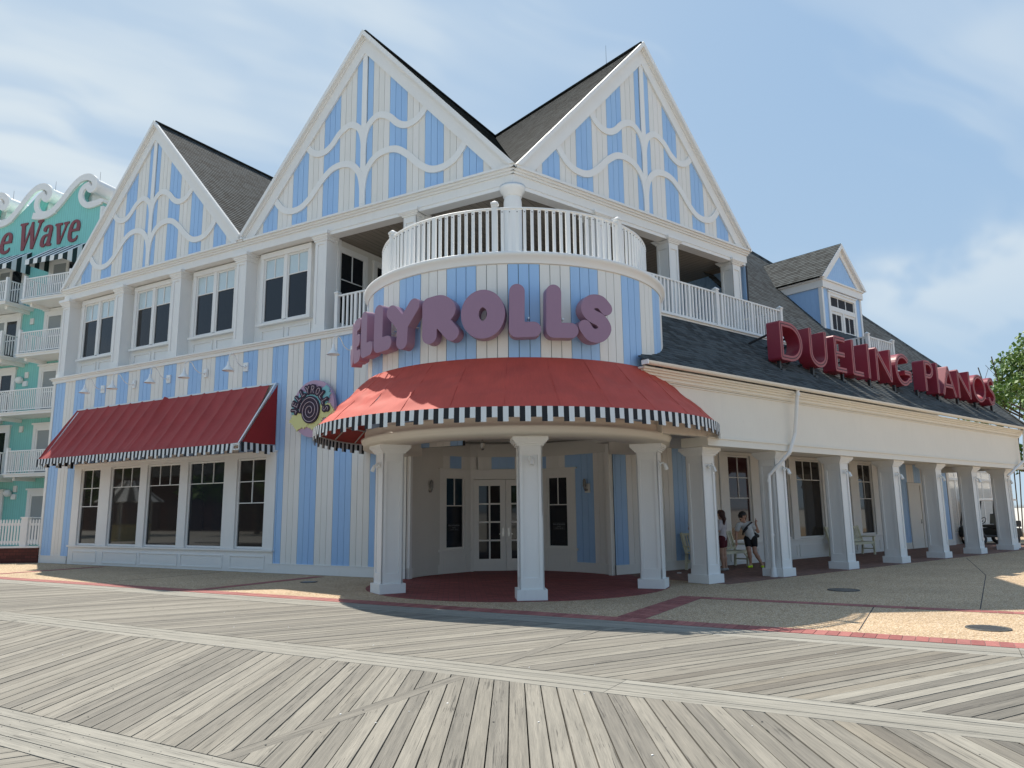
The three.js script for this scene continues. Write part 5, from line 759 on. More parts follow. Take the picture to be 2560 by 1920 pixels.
function person(o) {
  const t = thing('person', o.label, 'person', o.at, o.turn), j = o.j, skin = std(lin(...(o.skin ?? [0.46, 0.27, 0.19])), { roughness: 0.55 });
  const torso = [[j.pelvis, j.waist, 0.115, 0.105, 1.3], [j.waist, j.chest, 0.105, 0.125, 1.3], [j.chest, mix(j.chest, j.neck, 0.55), 0.125, 0.06, 1.3], [mix(j.shL, j.shR, 0.18), mix(j.shL, j.shR, 0.82), 0.055, 0.055, 1.15]];
  const hd = j.head, f = o.face ?? [0, 0, 1], fs = [f[2], 0, -f[0]], hp = (a, u, s = 0) => [hd[0] + f[0] * a + fs[0] * s, hd[1] + u, hd[2] + f[2] * a + fs[2] * s];
  const body = [...torso, [j.neck, mix(j.neck, hd, 0.5), 0.05, 0.048], [j.shL, j.elL, 0.046, 0.038], [j.elL, j.wrL, 0.037, 0.026], [j.shR, j.elR, 0.046, 0.038], [j.elR, j.wrR, 0.037, 0.026], [j.hipL, j.knL, 0.085, 0.053], [j.knL, mix(j.knL, j.anL, 0.35), 0.052, 0.052], [mix(j.knL, j.anL, 0.35), j.anL, 0.052, 0.034], [j.hipR, j.knR, 0.085, 0.053], [j.knR, mix(j.knR, j.anR, 0.35), 0.052, 0.052], [mix(j.knR, j.anR, 0.35), j.anR, 0.052, 0.034], [j.anL, j.toL, 0.034, 0.028], [j.anR, j.toR, 0.034, 0.028]];
  const head = [[hp(-0.012, 0.035), hp(0.012, 0.028), 0.092, 0.09], [hp(0.02, -0.055), hp(0.045, -0.075), 0.06, 0.042], [hp(0.098, 0.005), hp(0.112, -0.022), 0.009, 0.014], [hp(0.0, 0.0, 0.088), hp(-0.008, 0.025, 0.092), 0.014, 0.018], [hp(0.0, 0.0, -0.088), hp(-0.008, 0.025, -0.092), 0.014, 0.018], [hp(0.085, -0.052), hp(0.088, -0.055), 0.018, 0.018]];
  const side = (w, e) => { const d = nrmz(e, w), s = Math.abs(d[1]) > 0.8 ? [0, 0, 1] : [0, 1, 0], k = d[0] * s[0] + d[1] * s[1] + d[2] * s[2], q = s.map((v, i) => v - d[i] * k), l = Math.hypot(...q); return q.map((v) => v / l); };
  const hl = handBones(j.wrL, o.handL ?? nrmz(j.elL, j.wrL), side(j.wrL, j.elL), o.poseL ?? [0.4, 0.4, 0.45, 0.5, 0.3]), hr = handBones(j.wrR, o.handR ?? nrmz(j.elR, j.wrR), side(j.wrR, j.elR), o.poseR ?? [0.4, 0.4, 0.45, 0.5, 0.3]);
  obj(t, 'body', [blobMesh(body, 0.014, 0.035), blobMesh(head, 0.008, 0.025), blobMesh(hl, 0.0045, 0.006), blobMesh(hr, 0.0045, 0.006)], skin);
  const grow = (l, m) => l.map(([a, b, ra, rb, fl]) => [a, b, ra + m, rb + m, fl]);
  obj(t, 'shirt', blobMesh(grow([[j.hem ?? j.pelvis, j.waist, 0.122, 0.112, 1.25], ...torso.slice(1, 3).map((b) => [b[0], b[1], b[2], Math.min(b[3], 0.118), 1.25]), torso[3], [j.shL, mix(j.shL, j.elL, o.sleeve ?? 0.55), 0.055, 0.056], [j.shR, mix(j.shR, j.elR, o.sleeve ?? 0.55), 0.055, 0.056]].slice(0), 0.012), 0.013, 0.03), std(lin(...o.shirt), { roughness: 0.9 }));
  obj(t, 'shorts', blobMesh(grow([[j.pelvis, mix(j.pelvis, j.waist, 0.4), 0.118, 0.112, 1.25], [j.hipL, mix(j.hipL, j.knL, o.leg ?? 0.45), 0.092, 0.082], [j.hipR, mix(j.hipR, j.knR, o.leg ?? 0.45), 0.092, 0.082]], 0.01), 0.013, 0.03), std(lin(...o.shorts), { roughness: 0.9 }));
  for (const [a, b] of [[j.anL, j.toL], [j.anR, j.toR]]) { const dn = [a[0], Math.max(a[1] - 0.045, 0.036), a[2]], heel = mix(dn, b, -0.28); obj(t, 'shoe', blobMesh([[[heel[0], 0.038, heel[2]], [b[0], 0.034, b[2]], 0.037, 0.034], [dn, mix(dn, b, 0.5), 0.046, 0.04]], 0.009, 0.02), std(lin(...o.shoe), { roughness: 0.6 })); }
  if (o.hair) obj(t, 'hair', blobMesh(o.hair(hp, j), 0.009, 0.02), std(lin(...(o.hairCol ?? [0.05, 0.022, 0.012])), { roughness: 0.6 }));
  return { t, hp, j, f };
}
const stand = (over = {}) => ({ pelvis: [0, 0.9, 0], waist: [0, 1.04, 0], chest: [0, 1.2, 0.0], neck: [0, 1.37, -0.01], head: [0, 1.5, 0.015], shL: [0.165, 1.32, 0], shR: [-0.165, 1.32, 0], elL: [0.215, 1.06, 0.0], elR: [-0.215, 1.06, 0], wrL: [0.2, 0.84, 0.06], wrR: [-0.2, 0.84, 0.06], hipL: [0.085, 0.85, 0], hipR: [-0.085, 0.85, 0], knL: [0.09, 0.46, 0.01], knR: [-0.09, 0.46, 0.01], anL: [0.09, 0.085, -0.02], anR: [-0.09, 0.085, -0.02], toL: [0.1, 0.035, 0.12], toR: [-0.1, 0.035, 0.12], ...over });
{
  // seen from behind, weight on one leg, arms folded in front
  const a = person({ label: 'person seen from behind in pale grey shirt and maroon shorts beside the bench', at: inR(6.2, 1.1), turn: Math.atan2(-0.632, -0.775) + 0.25, j: stand({ elL: [0.23, 1.08, 0.02], wrL: [0.05, 1.08, 0.2], elR: [-0.23, 1.08, 0.02], wrR: [-0.03, 1.12, 0.19], knL: [0.06, 0.46, 0.03], anL: [0.02, 0.085, 0.01], toL: [0.02, 0.035, 0.15], hipR: [-0.09, 0.86, 0] }), face: [-0.5, 0, 0.866], shirt: [0.50, 0.47, 0.50], shorts: [0.09, 0.012, 0.02], shoe: [0.42, 0.4, 0.38], hairCol: [0.06, 0.022, 0.016], sleeve: 0.75, leg: 0.42,
    hair: (hp) => [[hp(-0.03, 0.05), hp(0.02, 0.06), 0.1, 0.092], [hp(-0.07, -0.01), hp(-0.04, 0.04), 0.075, 0.085], [hp(-0.105, 0.02), hp(-0.14, -0.1), 0.04, 0.05], [hp(-0.14, -0.1), hp(-0.11, -0.26), 0.05, 0.02]] }); a.t.scale.setScalar(0.965);
  // laughing pose, one hand raised with two fingers up
  const j = stand({ pelvis: [0.03, 0.82, -0.02], waist: [0.0, 0.96, 0], chest: [-0.06, 1.1, 0.03], neck: [-0.11, 1.25, 0.05], head: [-0.14, 1.37, 0.08], shL: [0.07, 1.2, -0.01], shR: [-0.26, 1.17, 0.08], elL: [0.24, 0.98, -0.06], wrL: [0.2, 1.19, 0.02], elR: [-0.34, 0.92, 0.1], wrR: [-0.34, 0.7, 0.16], hipL: [0.115, 0.78, -0.02], hipR: [-0.05, 0.78, -0.01], knL: [0.13, 0.43, 0.1], knR: [-0.02, 0.43, 0.12], anL: [0.3, 0.085, -0.02], anR: [0.0, 0.085, 0.0], toL: [0.31, 0.035, 0.12], toR: [-0.05, 0.035, 0.14] });
  const b = person({ label: 'person in white t-shirt, black shorts and neon yellow shoes raising two fingers', at: inR(7.55, 1.02), turn: -0.35, j, face: [-0.6, 0, 0.8], handL: [0, 1, 0], poseL: [0, 0, 0.9, 0.9, 0.9, 1], shirt: [0.62, 0.63, 0.64], shorts: [0.012, 0.012, 0.014], shoe: [0.62, 0.85, 0.03], skin: [0.50, 0.28, 0.2], hairCol: [0.16, 0.08, 0.04], sleeve: 0.5, leg: 0.45, hair: (hp) => [[hp(-0.03, 0.05), hp(0.0, 0.05), 0.1, 0.094], [hp(-0.08, -0.02), hp(-0.06, -0.06), 0.05, 0.04]] });
  const cap = std(lin(0.018, 0.016, 0.017), { roughness: 0.6 }), hp = b.hp;
  obj(b.t, 'visor', blobMesh([[hp(0.02, 0.085), hp(-0.02, 0.085), 0.092, 0.094], [hp(0.09, 0.07, 0.04), hp(0.09, 0.07, -0.04), 0.03, 0.03], [hp(0.13, 0.062, 0.03), hp(0.13, 0.062, -0.03), 0.022, 0.022]], 0.008, 0.02), cap);
  obj(b.t, 'sunglasses', blobMesh([[hp(0.09, 0.018, 0.055), hp(0.098, 0.016, 0.015), 0.022, 0.02], [hp(0.09, 0.018, -0.055), hp(0.098, 0.016, -0.015), 0.022, 0.02]], 0.006, 0.01), M.black);
  obj(b.t, 'mouth', blobMesh([[hp(0.098, -0.055, 0.012), hp(0.098, -0.055, -0.012), 0.016, 0.016]], 0.005, 0.01), std(lin(0.08, 0.01, 0.012)));
  obj(b.t, 'sling_bag', [tube([[0.1, 1.24, 0.06], [-0.02, 1.14, 0.17], [-0.14, 1.0, 0.16], [-0.16, 0.9, 0.05]], 0.022, 6, 20), blobMesh([[[-0.04, 1.09, 0.165], [-0.12, 1.0, 0.165], 0.035, 0.035]], 0.01, 0.01)], M.black);
  obj(b.t, 'waist_bag', blobMesh([[[0.14, 0.9, -0.12], [0.22, 0.86, -0.12], 0.06, 0.05]], 0.011, 0.01), M.black);
  // mostly hidden behind a column
  const c = person({ label: 'person in white shirt and dark shorts standing mostly hidden behind an arcade column', at: inR(5.5, 0.8), turn: Math.atan2(0.775, -0.632), j: stand(), shirt: [0.6, 0.6, 0.6], shorts: [0.015, 0.015, 0.018], shoe: [0.02, 0.02, 0.022], skin: [0.40, 0.22, 0.16], hair: (hp) => [[hp(-0.03, 0.05), hp(0.01, 0.055), 0.1, 0.094]] }); c.t.scale.setScalar(1.04);
}
// ================================================================== golf cart beyond the arcade
{
  const t = thing('golf_cart', 'dark golf cart with pale roof parked beyond the arcade columns', 'golf cart', inR(26.0, 0.75), TR + 2.6);
  const body = std(lin(0.012, 0.014, 0.014), { roughness: 0.35 });
  obj(t, 'chassis', [ext([[-1.15, 0.3], [1.1, 0.3], [1.2, 0.42], [1.05, 0.72], [0.85, 0.78], [0.62, 0.4], [0.1, 0.38], [0.0, 0.66], [-0.6, 0.7], [-1.15, 0.66]], -0.55, 0.55, [], 0.03)], body);
  obj(t, 'seat', bx(-0.55, 0.0, 0.7, 0.82, -0.5, 0.5), std(lin(0.07, 0.075, 0.07), { roughness: 0.6 })); obj(t, 'seat_back', ext([[-0.66, 0.86], [-0.5, 0.84], [-0.56, 1.28], [-0.68, 1.28]], -0.5, 0.5, [], 0.04), std(lin(0.10, 0.11, 0.105), { roughness: 0.6 }));
  obj(t, 'rear_basket', bx(-1.2, -0.7, 0.72, 0.98, -0.48, 0.48), M.black); obj(t, 'roof', ext([[-1.05, 1.84], [0.75, 1.84], [0.72, 1.93], [-1.02, 1.93]], -0.58, 0.58, [], 0.03), M.lampWhite);
  for (const z of [-0.52, 0.52]) { obj(t, 'post', bar([-0.75, 0.7, z], [-0.85, 1.86, z], 0.045), M.black); obj(t, 'post', bar([0.9, 0.74, z], [0.65, 1.86, z], 0.045), M.black); for (const x of [-0.78, 0.8]) { const w = obj(t, 'wheel', new THREE.TorusGeometry(0.16, 0.075, 10, 24).translate(x, 0.235, z), M.black); obj(w, 'rim', cyl(0.1, 0.1, 0.08, 0, -0.04, 0, 18).rotateX(Math.PI / 2).translate(x, 0.235, z), M.alu); } }
  obj(t, 'steering_wheel', [new THREE.TorusGeometry(0.15, 0.015, 8, 22).rotateY(Math.PI / 2).rotateZ(0.5).translate(0.42, 1.0, -0.24), bar([0.42, 1.0, -0.24], [0.72, 0.74, -0.24], 0.03)], M.black);
}
// ================================================================== lattice screen
{
  const t = thing('lattice_screen', 'white diagonal lattice screen wall beyond the end of the arcade', 'screen', inR(24.32, -0.18), TR);
  for (let p = 0; p < 7; p++) { const x0 = p * 1.05, x1 = x0 + 1.05;
    obj(t, 'panel_frame', [...frameBars(x0, x1, 0.45, 2.82, -0.03, 0.05, 0.06), ...frameBars(x0, x1, 2.82, 3.25, -0.03, 0.05, 0.06), bx(x0, x1, 0, 0.45, -0.03, 0.03)], M.white);
    const sl = []; for (const [ya, yb] of [[0.5, 2.77], [2.87, 3.2]]) for (const k of [-1, 1]) for (let c = -3; c < 4; c += 0.115) { const poly = clipPoly(k > 0 ? [[c, ya], [c + 0.045, ya], [c + 0.045 + (yb - ya), yb], [c + (yb - ya), yb]] : [[c, ya], [c + 0.045, ya], [c + 0.045 - (yb - ya), yb], [c - (yb - ya), yb]], [[0.05, ya], [1.0, ya], [1.0, yb], [0.05, yb]]); if (poly.length > 2) sl.push(ext(poly.map(([x, y]) => [x + x0, y]), k > 0 ? 0 : -0.012, k > 0 ? 0.012 : 0)); }
    const m = obj(t, 'lattice', sl, M.cream); m.userData.kind = 'stuff'; }
  obj(t, 'backing', bx(0, 7.35, 0, 3.25, -0.6, -0.5), std(lin(0.3, 0.29, 0.27)));
}
// ================================================================== brick wall and picket fence on the left
{
  const x0 = -16.95, z0 = -27.1, w = thing('brick_wall', 'low dark red brick wall under the white picket fence', 'wall', [x0, 0, z0], 0.01); obj(w, 'bricks', bx(-16, 0, 0, 0.52, -0.22, 0), M.brickWall); obj(w, 'coping', bx(-16, 0, 0.52, 0.58, -0.25, 0.04), M.white);
  const t = thing('picket_fence', 'white picket fence standing on the low brick wall', 'fence', [x0, 0.58, z0 - 0.1], 0.01);
  for (const y of [0.1, 0.72]) obj(t, 'rail', bx(-16, -0.05, y, y + 0.09, -0.03, 0.01), M.white);
  const pk = ext([[-0.028, 0.04], [0.028, 0.04], [0.028, 0.9], [0.012, 0.94], [-0.012, 0.94], [-0.028, 0.9]], 0.011, 0.03); const far = [];
  for (let k = 0; k < 150; k++) { const x = -0.1 - k * 0.106; if (Math.abs(fract(-x / 2.1) - 0.28) < 0.05) continue; if (k < 34) { const m = new THREE.Mesh(pk, M.white2); m.name = 'picket'; m.position.x = x; m.castShadow = m.receiveShadow = true; t.add(m); } else far.push(pk.clone().translate(x, 0, 0)); }
  obj(t, 'far_pickets', far, M.white2).userData.kind = 'stuff';
  for (let k = 0; k < 7; k++) { const x = -0.59 - k * 2.1, p = obj(t, 'post', bx(x - 0.11, x + 0.11, 0, 0.98, -0.13, 0.09), M.white); obj(p, 'cap', bx(x - 0.14, x + 0.14, 0.98, 1.03, -0.16, 0.12), M.white2); }
}
// ================================================================== turquoise hotel with wave parapet
{
  const font = await new FontLoader().loadAsync('fonts/droid/droid_serif_bold.typeface.json');
  const sid = tex(256, 256, (i, j) => { const g = fract(i / 21.33), n = 0.93 + 0.1 * (fbm(i / 20, j / 50, 12, 5, 3, 3) - 0.5); return s8(g < 0.1 ? n * 0.72 : n); }, true, 1 / 1.8, 1 / 1.8);
  const teal = std(lin(0.25, 0.62, 0.57), { map: sid, roughness: 0.7 }), t = thing('turquoise_hotel', 'turquoise balconied hotel with white curling wave parapet behind the fence', 'building', [-23.386, 0, -36.084], -20 * DEG);
  const top = [[-9.2, 16.75], [-7.2, 16.75], [-6.2, 17.3], [-5.4, 18.0], [-4.9, 18.35], [-4.4, 18.3], [-4.6, 17.2], [-3.89, 16.85], [-2.89, 17.0], [-1.98, 17.62], [-1.3, 18.12], [-0.85, 18.4], [-0.5, 18.35], [-0.95, 17.9], [-1.15, 17.45], [-0.85, 17.05], [-0.4, 16.9], [0.26, 17.1], [0.94, 17.62], [1.5, 18.12], [2.1, 18.42], [2.5, 18.38], [2.0, 17.95], [1.82, 17.6], [2.05, 17.15], [2.5, 16.95], [3.37, 17.05]];
  obj(t, 'facade', [ext([[-14, 0], [3.37, 0], ...top.slice().reverse(), [-14, 16.75]], -0.4, 0)], teal); obj(t, 'side_wall', [bx(3.0, 3.37, 0, 17.0, -12, -0.4), bx(-14, 3, 16.3, 16.6, -12, -0.4), bx(-14, -13.7, 0, 16.6, -12, -0.4), bx(-14, 3, 0, 16.3, -12, -11.7)], teal);
  obj(t, 'corner_board', [bx(3.22, 3.4, 0, 16.8, 0, 0.04), bx(3.372, 3.41, 0, 16.8, -0.3, 0.04)], M.white2);
  // white wave crest: a curling band with deep rolls
  const crest = (dx) => { const c = [[-1.4, 16.98], [-0.75, 16.86], [-0.05, 17.0], [0.6, 17.5], [1.2, 18.08], [1.75, 18.45], [2.3, 18.5], [2.72, 18.25], [2.78, 17.92], [2.52, 17.78], [2.36, 17.96]].map(([x, y]) => [x + dx, y]); const inner = [[2.42, 18.1], [2.02, 17.95], [1.86, 17.6], [2.05, 17.18], [2.5, 16.95], [3.3, 17.05]].map(([x, y]) => [x + dx, y]); return [ribbon(c, 0.34, 0.002, 0.12, 60), ribbon(inner, 0.3, 0.004, 0.11, 40), cyl(0.36, 0.36, 0.0, 0, 0, 0)].slice(0, 2); };
  for (const dx of [0, -3.1, -6.2]) { const c = obj(t, 'wave_crest', crest(dx), M.white2); obj(c, 'roll', lathe([[0.0, -1.7], [0.36, -1.7], [0.36, 0.0], [0.0, 0.0]], 28).rotateX(Math.PI / 2).translate(2.42 + dx, 18.12, 0.0), M.white); obj(c, 'crest_back', [ext([[0.5, 17.2], [2.3, 18.45], [2.1, 17.9], [1.95, 17.0], [1.2, 16.9]].map(([x, y]) => [x + dx, y]), -1.6, -0.41)], M.white); obj(c, 'lightning_rod', cyl(0.012, 0.008, 0.5, 2.5 + dx, 18.45, -0.4, 5), M.metalGrey); }
  obj(t, 'parapet_cap', [bx(2.4, 3.45, 16.98, 17.12, -12, 0.12)], M.white2);
  // painted lettering
  for (const [word, xa, xb] of [['Wave', -2.3, 1.95], ['The', -5.9, -2.82]]) { const sh = font.generateShapes(word, 1.5), g = new THREE.ExtrudeGeometry(sh, { depth: 0.05, bevelEnabled: false, curveSegments: 6 }); g.applyMatrix4(new THREE.Matrix4().set(1, 0.22, 0, 0, 0, 1, 0, 0, 0, 0, 1, 0, 0, 0, 0, 1)); g.computeBoundingBox(); const q = g.boundingBox; g.translate(-q.min.x, 0, 0); g.scale((xb - xa) / (q.max.x - q.min.x), 1, 1); g.translate(xa, 15.2, 0.003); const m = obj(t, 'lettering', uvm(g), std(lin(0.22, 0.055, 0.065), { roughness: 0.6 })); m.userData.label = 'dark red slanted word ' + word; }
  const curtain = std(lin(0.30, 0.32, 0.32), { roughness: 0.8 });
  const doorSet = (x0, x1, y) => { obj(t, 'door_casing', [...frameBars(x0, x1, y - 0.1, y + 2.42, 0, 0.2, 0.08), bx(x0 - 0.06, x1 + 0.06, y + 2.42, y + 2.5, 0, 0.14)], M.white); const w = (x1 - x0 - 0.4) / 2; for (let k = 0; k < 2; k++) { const a = x0 + 0.2 + k * w, u = windowUnit(t, 0, a, a + w, y, y + 2.22, 0.06, [[0.5, 1, k ? G[0] : curtain], [0.5, 1, k ? G[0] : curtain]], { stile: 0.09, muntin: 0.05, mat: M.white2 }); } };
  const balcony = (x0, x1, y, d) => { const b = obj(t, 'balcony', [bx(x0, x1, y - 0.16, y, 0, d), bx(x0 - 0.05, x1 + 0.05, y - 0.05, y + 0.005, 0, d + 0.05)], M.white);
    obj(b, 'rail', [bx(x0, x1, y + 1.02, y + 1.07, d - 0.1, d - 0.05), bx(x0, x1, y + 0.08, y + 0.12, d - 0.1, d - 0.05), bx(x0 + 0.02, x0 + 0.07, y + 1.02, y + 1.07, 0, d - 0.1), bx(x1 - 0.07, x1 - 0.02, y + 1.02, y + 1.07, 0, d - 0.1)], M.white2);
    for (const x of [x0, x1 - 0.13]) obj(b, 'post', bx(x, x + 0.13, y, y + 1.2, d - 0.14, d - 0.01), M.white2); const sl = []; for (let x = x0 + 0.2; x < x1 - 0.15; x += 0.13) sl.push(bx(x, x + 0.045, y + 0.08, y + 1.04, d - 0.09, d - 0.06)); for (const x of [x0 + 0.03, x1 - 0.06]) for (let z = 0.1; z < d - 0.15; z += 0.13) sl.push(bx(x, x + 0.03, y + 0.08, y + 1.04, z, z + 0.045)); for (const s of sl) obj(b, 'baluster', s, M.white2);
    for (const x of [x0 + 0.25, x1 - 0.4]) obj(b, 'bracket', [bx(x, x + 0.15, y - 0.32, y - 0.16, 0, d * 0.8)], M.white2); };
  for (const [y, i] of [[12.0, 0], [9.3, 1], [6.5, 2], [3.6, 3]]) { balcony(i === 2 ? -1.2 : 0.1, 3.2, y, 1.3); doorSet(0.12, 2.6, y); doorSet(-3.7, -1.5, y); if (i !== 2) balcony(-4.8, -0.75, y, 1.5); else balcony(-6.2, -1.9, y, 1.5); }
  doorSet(0.15, 2.6, 0.45); doorSet(-3.7, -1.5, 0.45); obj(t, 'floor_post', [bx(-1.75, -1.35, 0, 6.3, 1.2, 1.6)], M.white); for (const k of [-1, 1]) obj(t, 'curved_brace', tube([[-1.55 + k * 0.2, 4.6, 1.4], [-1.55 + k * 0.5, 5.6, 1.4], [-1.55 + k * 1.1, 6.2, 1.4]], 0.07, 8, 16), M.white);
  for (const [x, y] of [[-0.75, 11.3], [-0.75, 8.55], [-0.75, 5.85], [-0.75, 2.95]]) obj(t, 'wall_vent', bx(x - 0.12, x + 0.12, y - 0.15, y + 0.15, 0, 0.06), M.cream); for (const [x, y] of [[-1.05, 8.3], [-1.05, 2.75]]) obj(t, 'wall_lamp', [new THREE.SphereGeometry(0.18, 14, 10).translate(x, y, 0.18), bx(x + 0.1, x + 0.4, y - 0.3, y - 0.05, 0, 0.08)], M.lampWhite);
  // striped awnings on the top floor
  for (const [x0, x1] of [[0.0, 2.5], [-3.8, -1.3]]) { const P = [], Cc = [], n = 9; for (let k = 0; k < n; k++) { const a = lerp(x0, x1, k / n), b = lerp(x0, x1, (k + 1) / n), col = k % 2 ? [0.012, 0.03, 0.03] : [0.75, 0.76, 0.74]; for (const q of [[[a, 15.02, 0.01], [a, 14.05, 1.25], [b, 14.05, 1.25], [b, 15.02, 0.01]], [[a, 14.05, 1.25], [a, 13.78, 1.26], [b, 13.78, 1.26], [b, 14.05, 1.25]]]) for (const i of [0, 1, 2, 0, 2, 3]) { P.push(...q[i]); Cc.push(...col); } }
    for (const x of [x0, x1]) for (let k = 0; k < 5; k++) { const z0_ = k * 0.25, z1_ = z0_ + 0.25, col = k % 2 ? [0.75, 0.76, 0.74] : [0.012, 0.03, 0.03], yt = (z) => 15.02 - z / 1.25 * 0.97; for (const i of [[x, yt(z0_), z0_], [x, 13.8, z0_], [x, 13.8, z1_], [x, yt(z0_), z0_], [x, 13.8, z1_], [x, yt(z1_), z1_]]) { P.push(...i); Cc.push(...col); } }
    const g = new THREE.BufferGeometry(); g.setAttribute('position', new THREE.Float32BufferAttribute(P, 3)); g.setAttribute('uv', new THREE.Float32BufferAttribute(new Float32Array(P.length / 3 * 2), 2)); g.setAttribute('color', new THREE.Float32BufferAttribute(Cc, 3)); g.computeVertexNormals(); obj(t, 'striped_awning', g, M.valance); }
}
// ================================================================== trees
const barkMat = std(lin(0.13, 0.10, 0.075), { roughness: 0.95, map: grainMap });
const leafMats = [[0.10, 0.20, 0.028], [0.065, 0.14, 0.022], [0.15, 0.25, 0.04]].map((c) => new THREE.MeshPhysicalMaterial({ color: lin(...c), roughness: 0.6, side: THREE.DoubleSide, transmission: 0.25, thickness: 0 }));
function tree(label, x, z, h, cr, ch, nLimb, nLeaf, leaf, sd, cat = 'tree', group) {
  const s0 = seed; seed = sd; const t = thing('leafy_tree', label, cat, [x, -0.2, z], 0, group), trunk = [], tips = [];
  const y0 = h - ch; trunk.push(tube([[0, 0, 0], [rr(-0.1, 0.1), y0 * 0.5, rr(-0.1, 0.1)], [rr(-0.2, 0.2), y0, 0], [0, h - ch * 0.4, 0]], h * 0.022, 8, 12));
  for (let k = 0; k < nLimb; k++) { const a = rnd() * 6.283, f = Math.pow(rnd(), 0.6), yy = y0 + ch * (0.05 + 0.9 * rnd()), lim = cr * Math.sqrt(Math.max(0.12, 1 - ((yy - y0 - ch * 0.42) / (ch * 0.6)) ** 2)), e = [Math.cos(a) * lim * (0.45 + 0.55 * f), yy, Math.sin(a) * lim * (0.45 + 0.55 * f)]; trunk.push(tube([[0, Math.max(y0 * 0.8, yy - lim * 0.9), 0], [e[0] * 0.5, yy - lim * 0.3, e[2] * 0.5], e], h * 0.005, 5, 7)); tips.push(e); }
  obj(t, 'trunk', trunk, barkMat);
  const lg = new THREE.BufferGeometry(); lg.setAttribute('position', new THREE.Float32BufferAttribute([0, 0, 0, 0.5, 0.45, 0.12, 0, 1, 0, -0.5, 0.45, 0.12], 3)); lg.setAttribute('uv', new THREE.Float32BufferAttribute([0, 0, 1, 0, 1, 1, 0, 1], 2)); lg.setIndex([0, 1, 2, 0, 2, 3]); lg.computeVertexNormals();
  const m4 = new THREE.Matrix4(), q = new THREE.Quaternion(), e = new THREE.Euler();
  leafMats.forEach((mat, k) => { const n = Math.floor(nLeaf / 3), im = new THREE.InstancedMesh(lg, mat, n); im.name = 'crown'; im.userData.kind = 'stuff'; for (let i = 0; i < n; i++) { const c = tips[Math.floor(rnd() * tips.length)], r = cr * 0.2 * Math.pow(rnd(), 0.45), a = rnd() * 6.283, u = rr(-1, 1), w = Math.sqrt(1 - u * u), s = leaf * rr(0.6, 1.3); e.set(rr(-2, 2), rr(0, 6.3), rr(-2, 2)); q.setFromEuler(e); m4.compose(new THREE.Vector3(c[0] + r * w * Math.cos(a), c[1] + r * u * 0.7, c[2] + r * w * Math.sin(a)), q, new THREE.Vector3(s, s, s)); im.setMatrixAt(i, m4); } im.castShadow = im.receiveShadow = true; t.add(im); });
  seed = s0; return t;
}
tree('leafy green shade tree rising behind the arcade roof end', 30.6, -39.5, 11.0, 5.6, 7.6, 64, 26000, 0.2, 77);
tree('darker leafy tree behind the golf cart end of the arcade', 37, -41, 8.5, 4.5, 6.2, 40, 9000, 0.26, 91);
{ const t = thing('bare_branch_tree', 'thin bare twigs sticking up beside the leafy tree', 'tree', [26.6, -0.2, -40]); const g = []; for (const [dx, hh, ln] of [[-0.6, 9.3, -0.5], [0.3, 9.9, -0.6], [1.0, 8.9, 0.3]]) { g.push(tube([[dx * 0.2, 0, 0], [dx * 0.6, hh * 0.6, 0], [dx + ln, hh, 0]], 0.03, 5, 14)); for (let k = 0; k < 4; k++) g.push(tube([[dx * 0.9 + ln * 0.6, hh * (0.8 + k * 0.04), 0], [dx + ln + (k % 2 ? 0.5 : -0.45), hh * (0.86 + k * 0.045), 0.1]], 0.012, 4, 4)); } obj(t, 'branches', g, barkMat); }
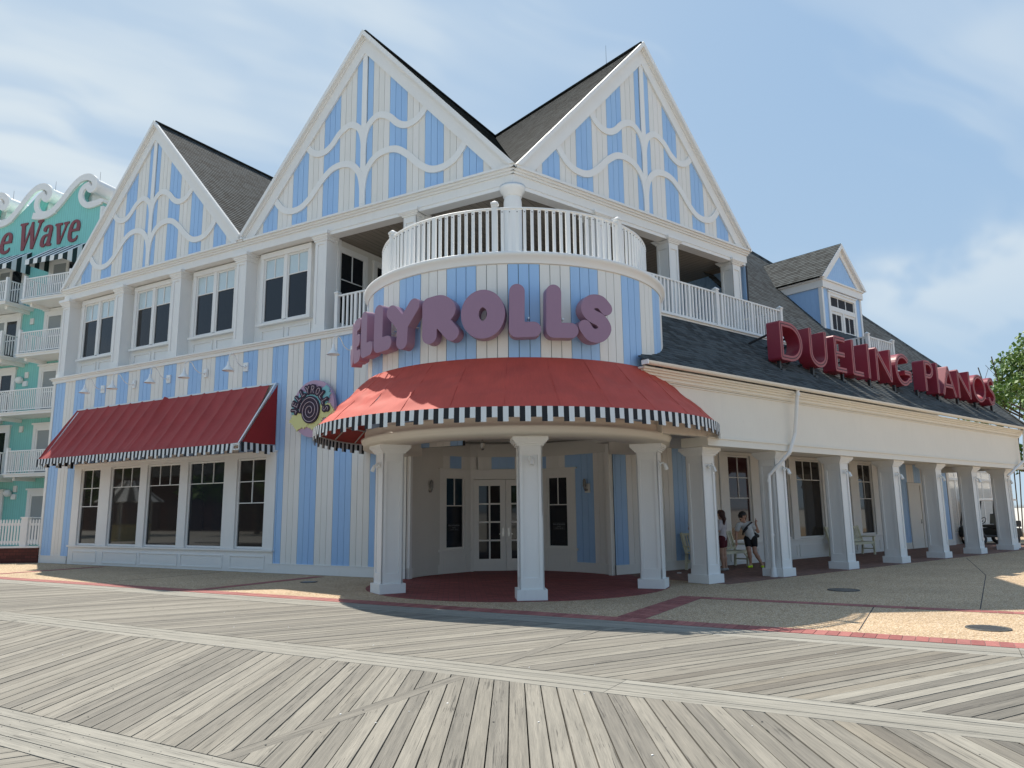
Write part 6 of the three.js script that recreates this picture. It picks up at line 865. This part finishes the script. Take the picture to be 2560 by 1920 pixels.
// ================================================================== across the promenade, seen only as reflections in the windows
{
  const belt = [[-52, 6, 9, 5], [-44, 22, 8, 4.6], [-58, -12, 10, 5.5], [-34, 34, 9, 5], [-20, 44, 8.5, 5], [-4, 48, 9.5, 5.4], [14, 46, 9, 5], [30, 40, 10, 5.6], [-66, -28, 9, 5]];
  belt.forEach(([x, z, h, r], i) => tree('shade tree on the far side of the promenade', x, z, h * 1.3, r * 1.25, h * 1.05, 30, 2600, 0.75, 400 + i * 7, 'tree', 'trees across the promenade'));
  const bh = thing('boathouse', 'long dark brown boathouse across the water', 'building', inL(72, 42), TL + Math.PI); obj(bh, 'wall', bx(-34, 34, -0.2, 6.2, -6, 0), std(lin(0.07, 0.03, 0.022), { map: grainMap, roughness: 0.9 })); obj(bh, 'roof', ext([[-1, 6.2], [7, 6.2], [3, 9.6]], -35, 35).rotateY(Math.PI / 2).translate(0, 0, 0), M.shingle); for (let x = -30; x < 32; x += 4) obj(bh, 'bay_door', bx(x, x + 2.4, 0, 3.4, 0.0, 0.06), std(lin(0.03, 0.014, 0.012)));
  const k = thing('striped_kiosk', 'small kiosk with black and white striped peaked canopy across the promenade', 'kiosk', [-40.5, 0, -23.5], 0.4), P = [], Cc = [], n = 24, prof = [[2.1, 2.5], [1.5, 2.95], [0.7, 3.6], [0.5, 3.9]];
  for (let i = 0; i < n; i++) { const a = i / n * 6.2832, b = (i + 1) / n * 6.2832, col = i % 2 ? [0.02, 0.03, 0.03] : [0.75, 0.75, 0.72]; for (let j = 0; j < 3; j++) { const q = [[a, j], [a, j + 1], [b, j + 1], [b, j]].map(([t, m]) => [Math.cos(t) * prof[m][0], prof[m][1], Math.sin(t) * prof[m][0]]); for (const m of [0, 1, 2, 0, 2, 3]) { P.push(...q[m]); Cc.push(...col); } } }
  const g = new THREE.BufferGeometry(); g.setAttribute('position', new THREE.Float32BufferAttribute(P, 3)); g.setAttribute('uv', new THREE.Float32BufferAttribute(new Float32Array(P.length / 3 * 2), 2)); g.setAttribute('color', new THREE.Float32BufferAttribute(Cc, 3)); g.computeVertexNormals(); obj(k, 'canopy', g, M.valance);
  obj(k, 'counter', lathe([[1.3, 0], [1.3, 1.0], [1.4, 1.02], [1.4, 1.08], [0, 1.08]], 20), std(lin(0.5, 0.42, 0.2))); for (let i = 0; i < 6; i++) obj(k, 'post', cyl(0.05, 0.05, 2.5, Math.cos(i) * 1.3, 0, Math.sin(i) * 1.3, 8), M.white);
}
renderer.render(scene, camera);
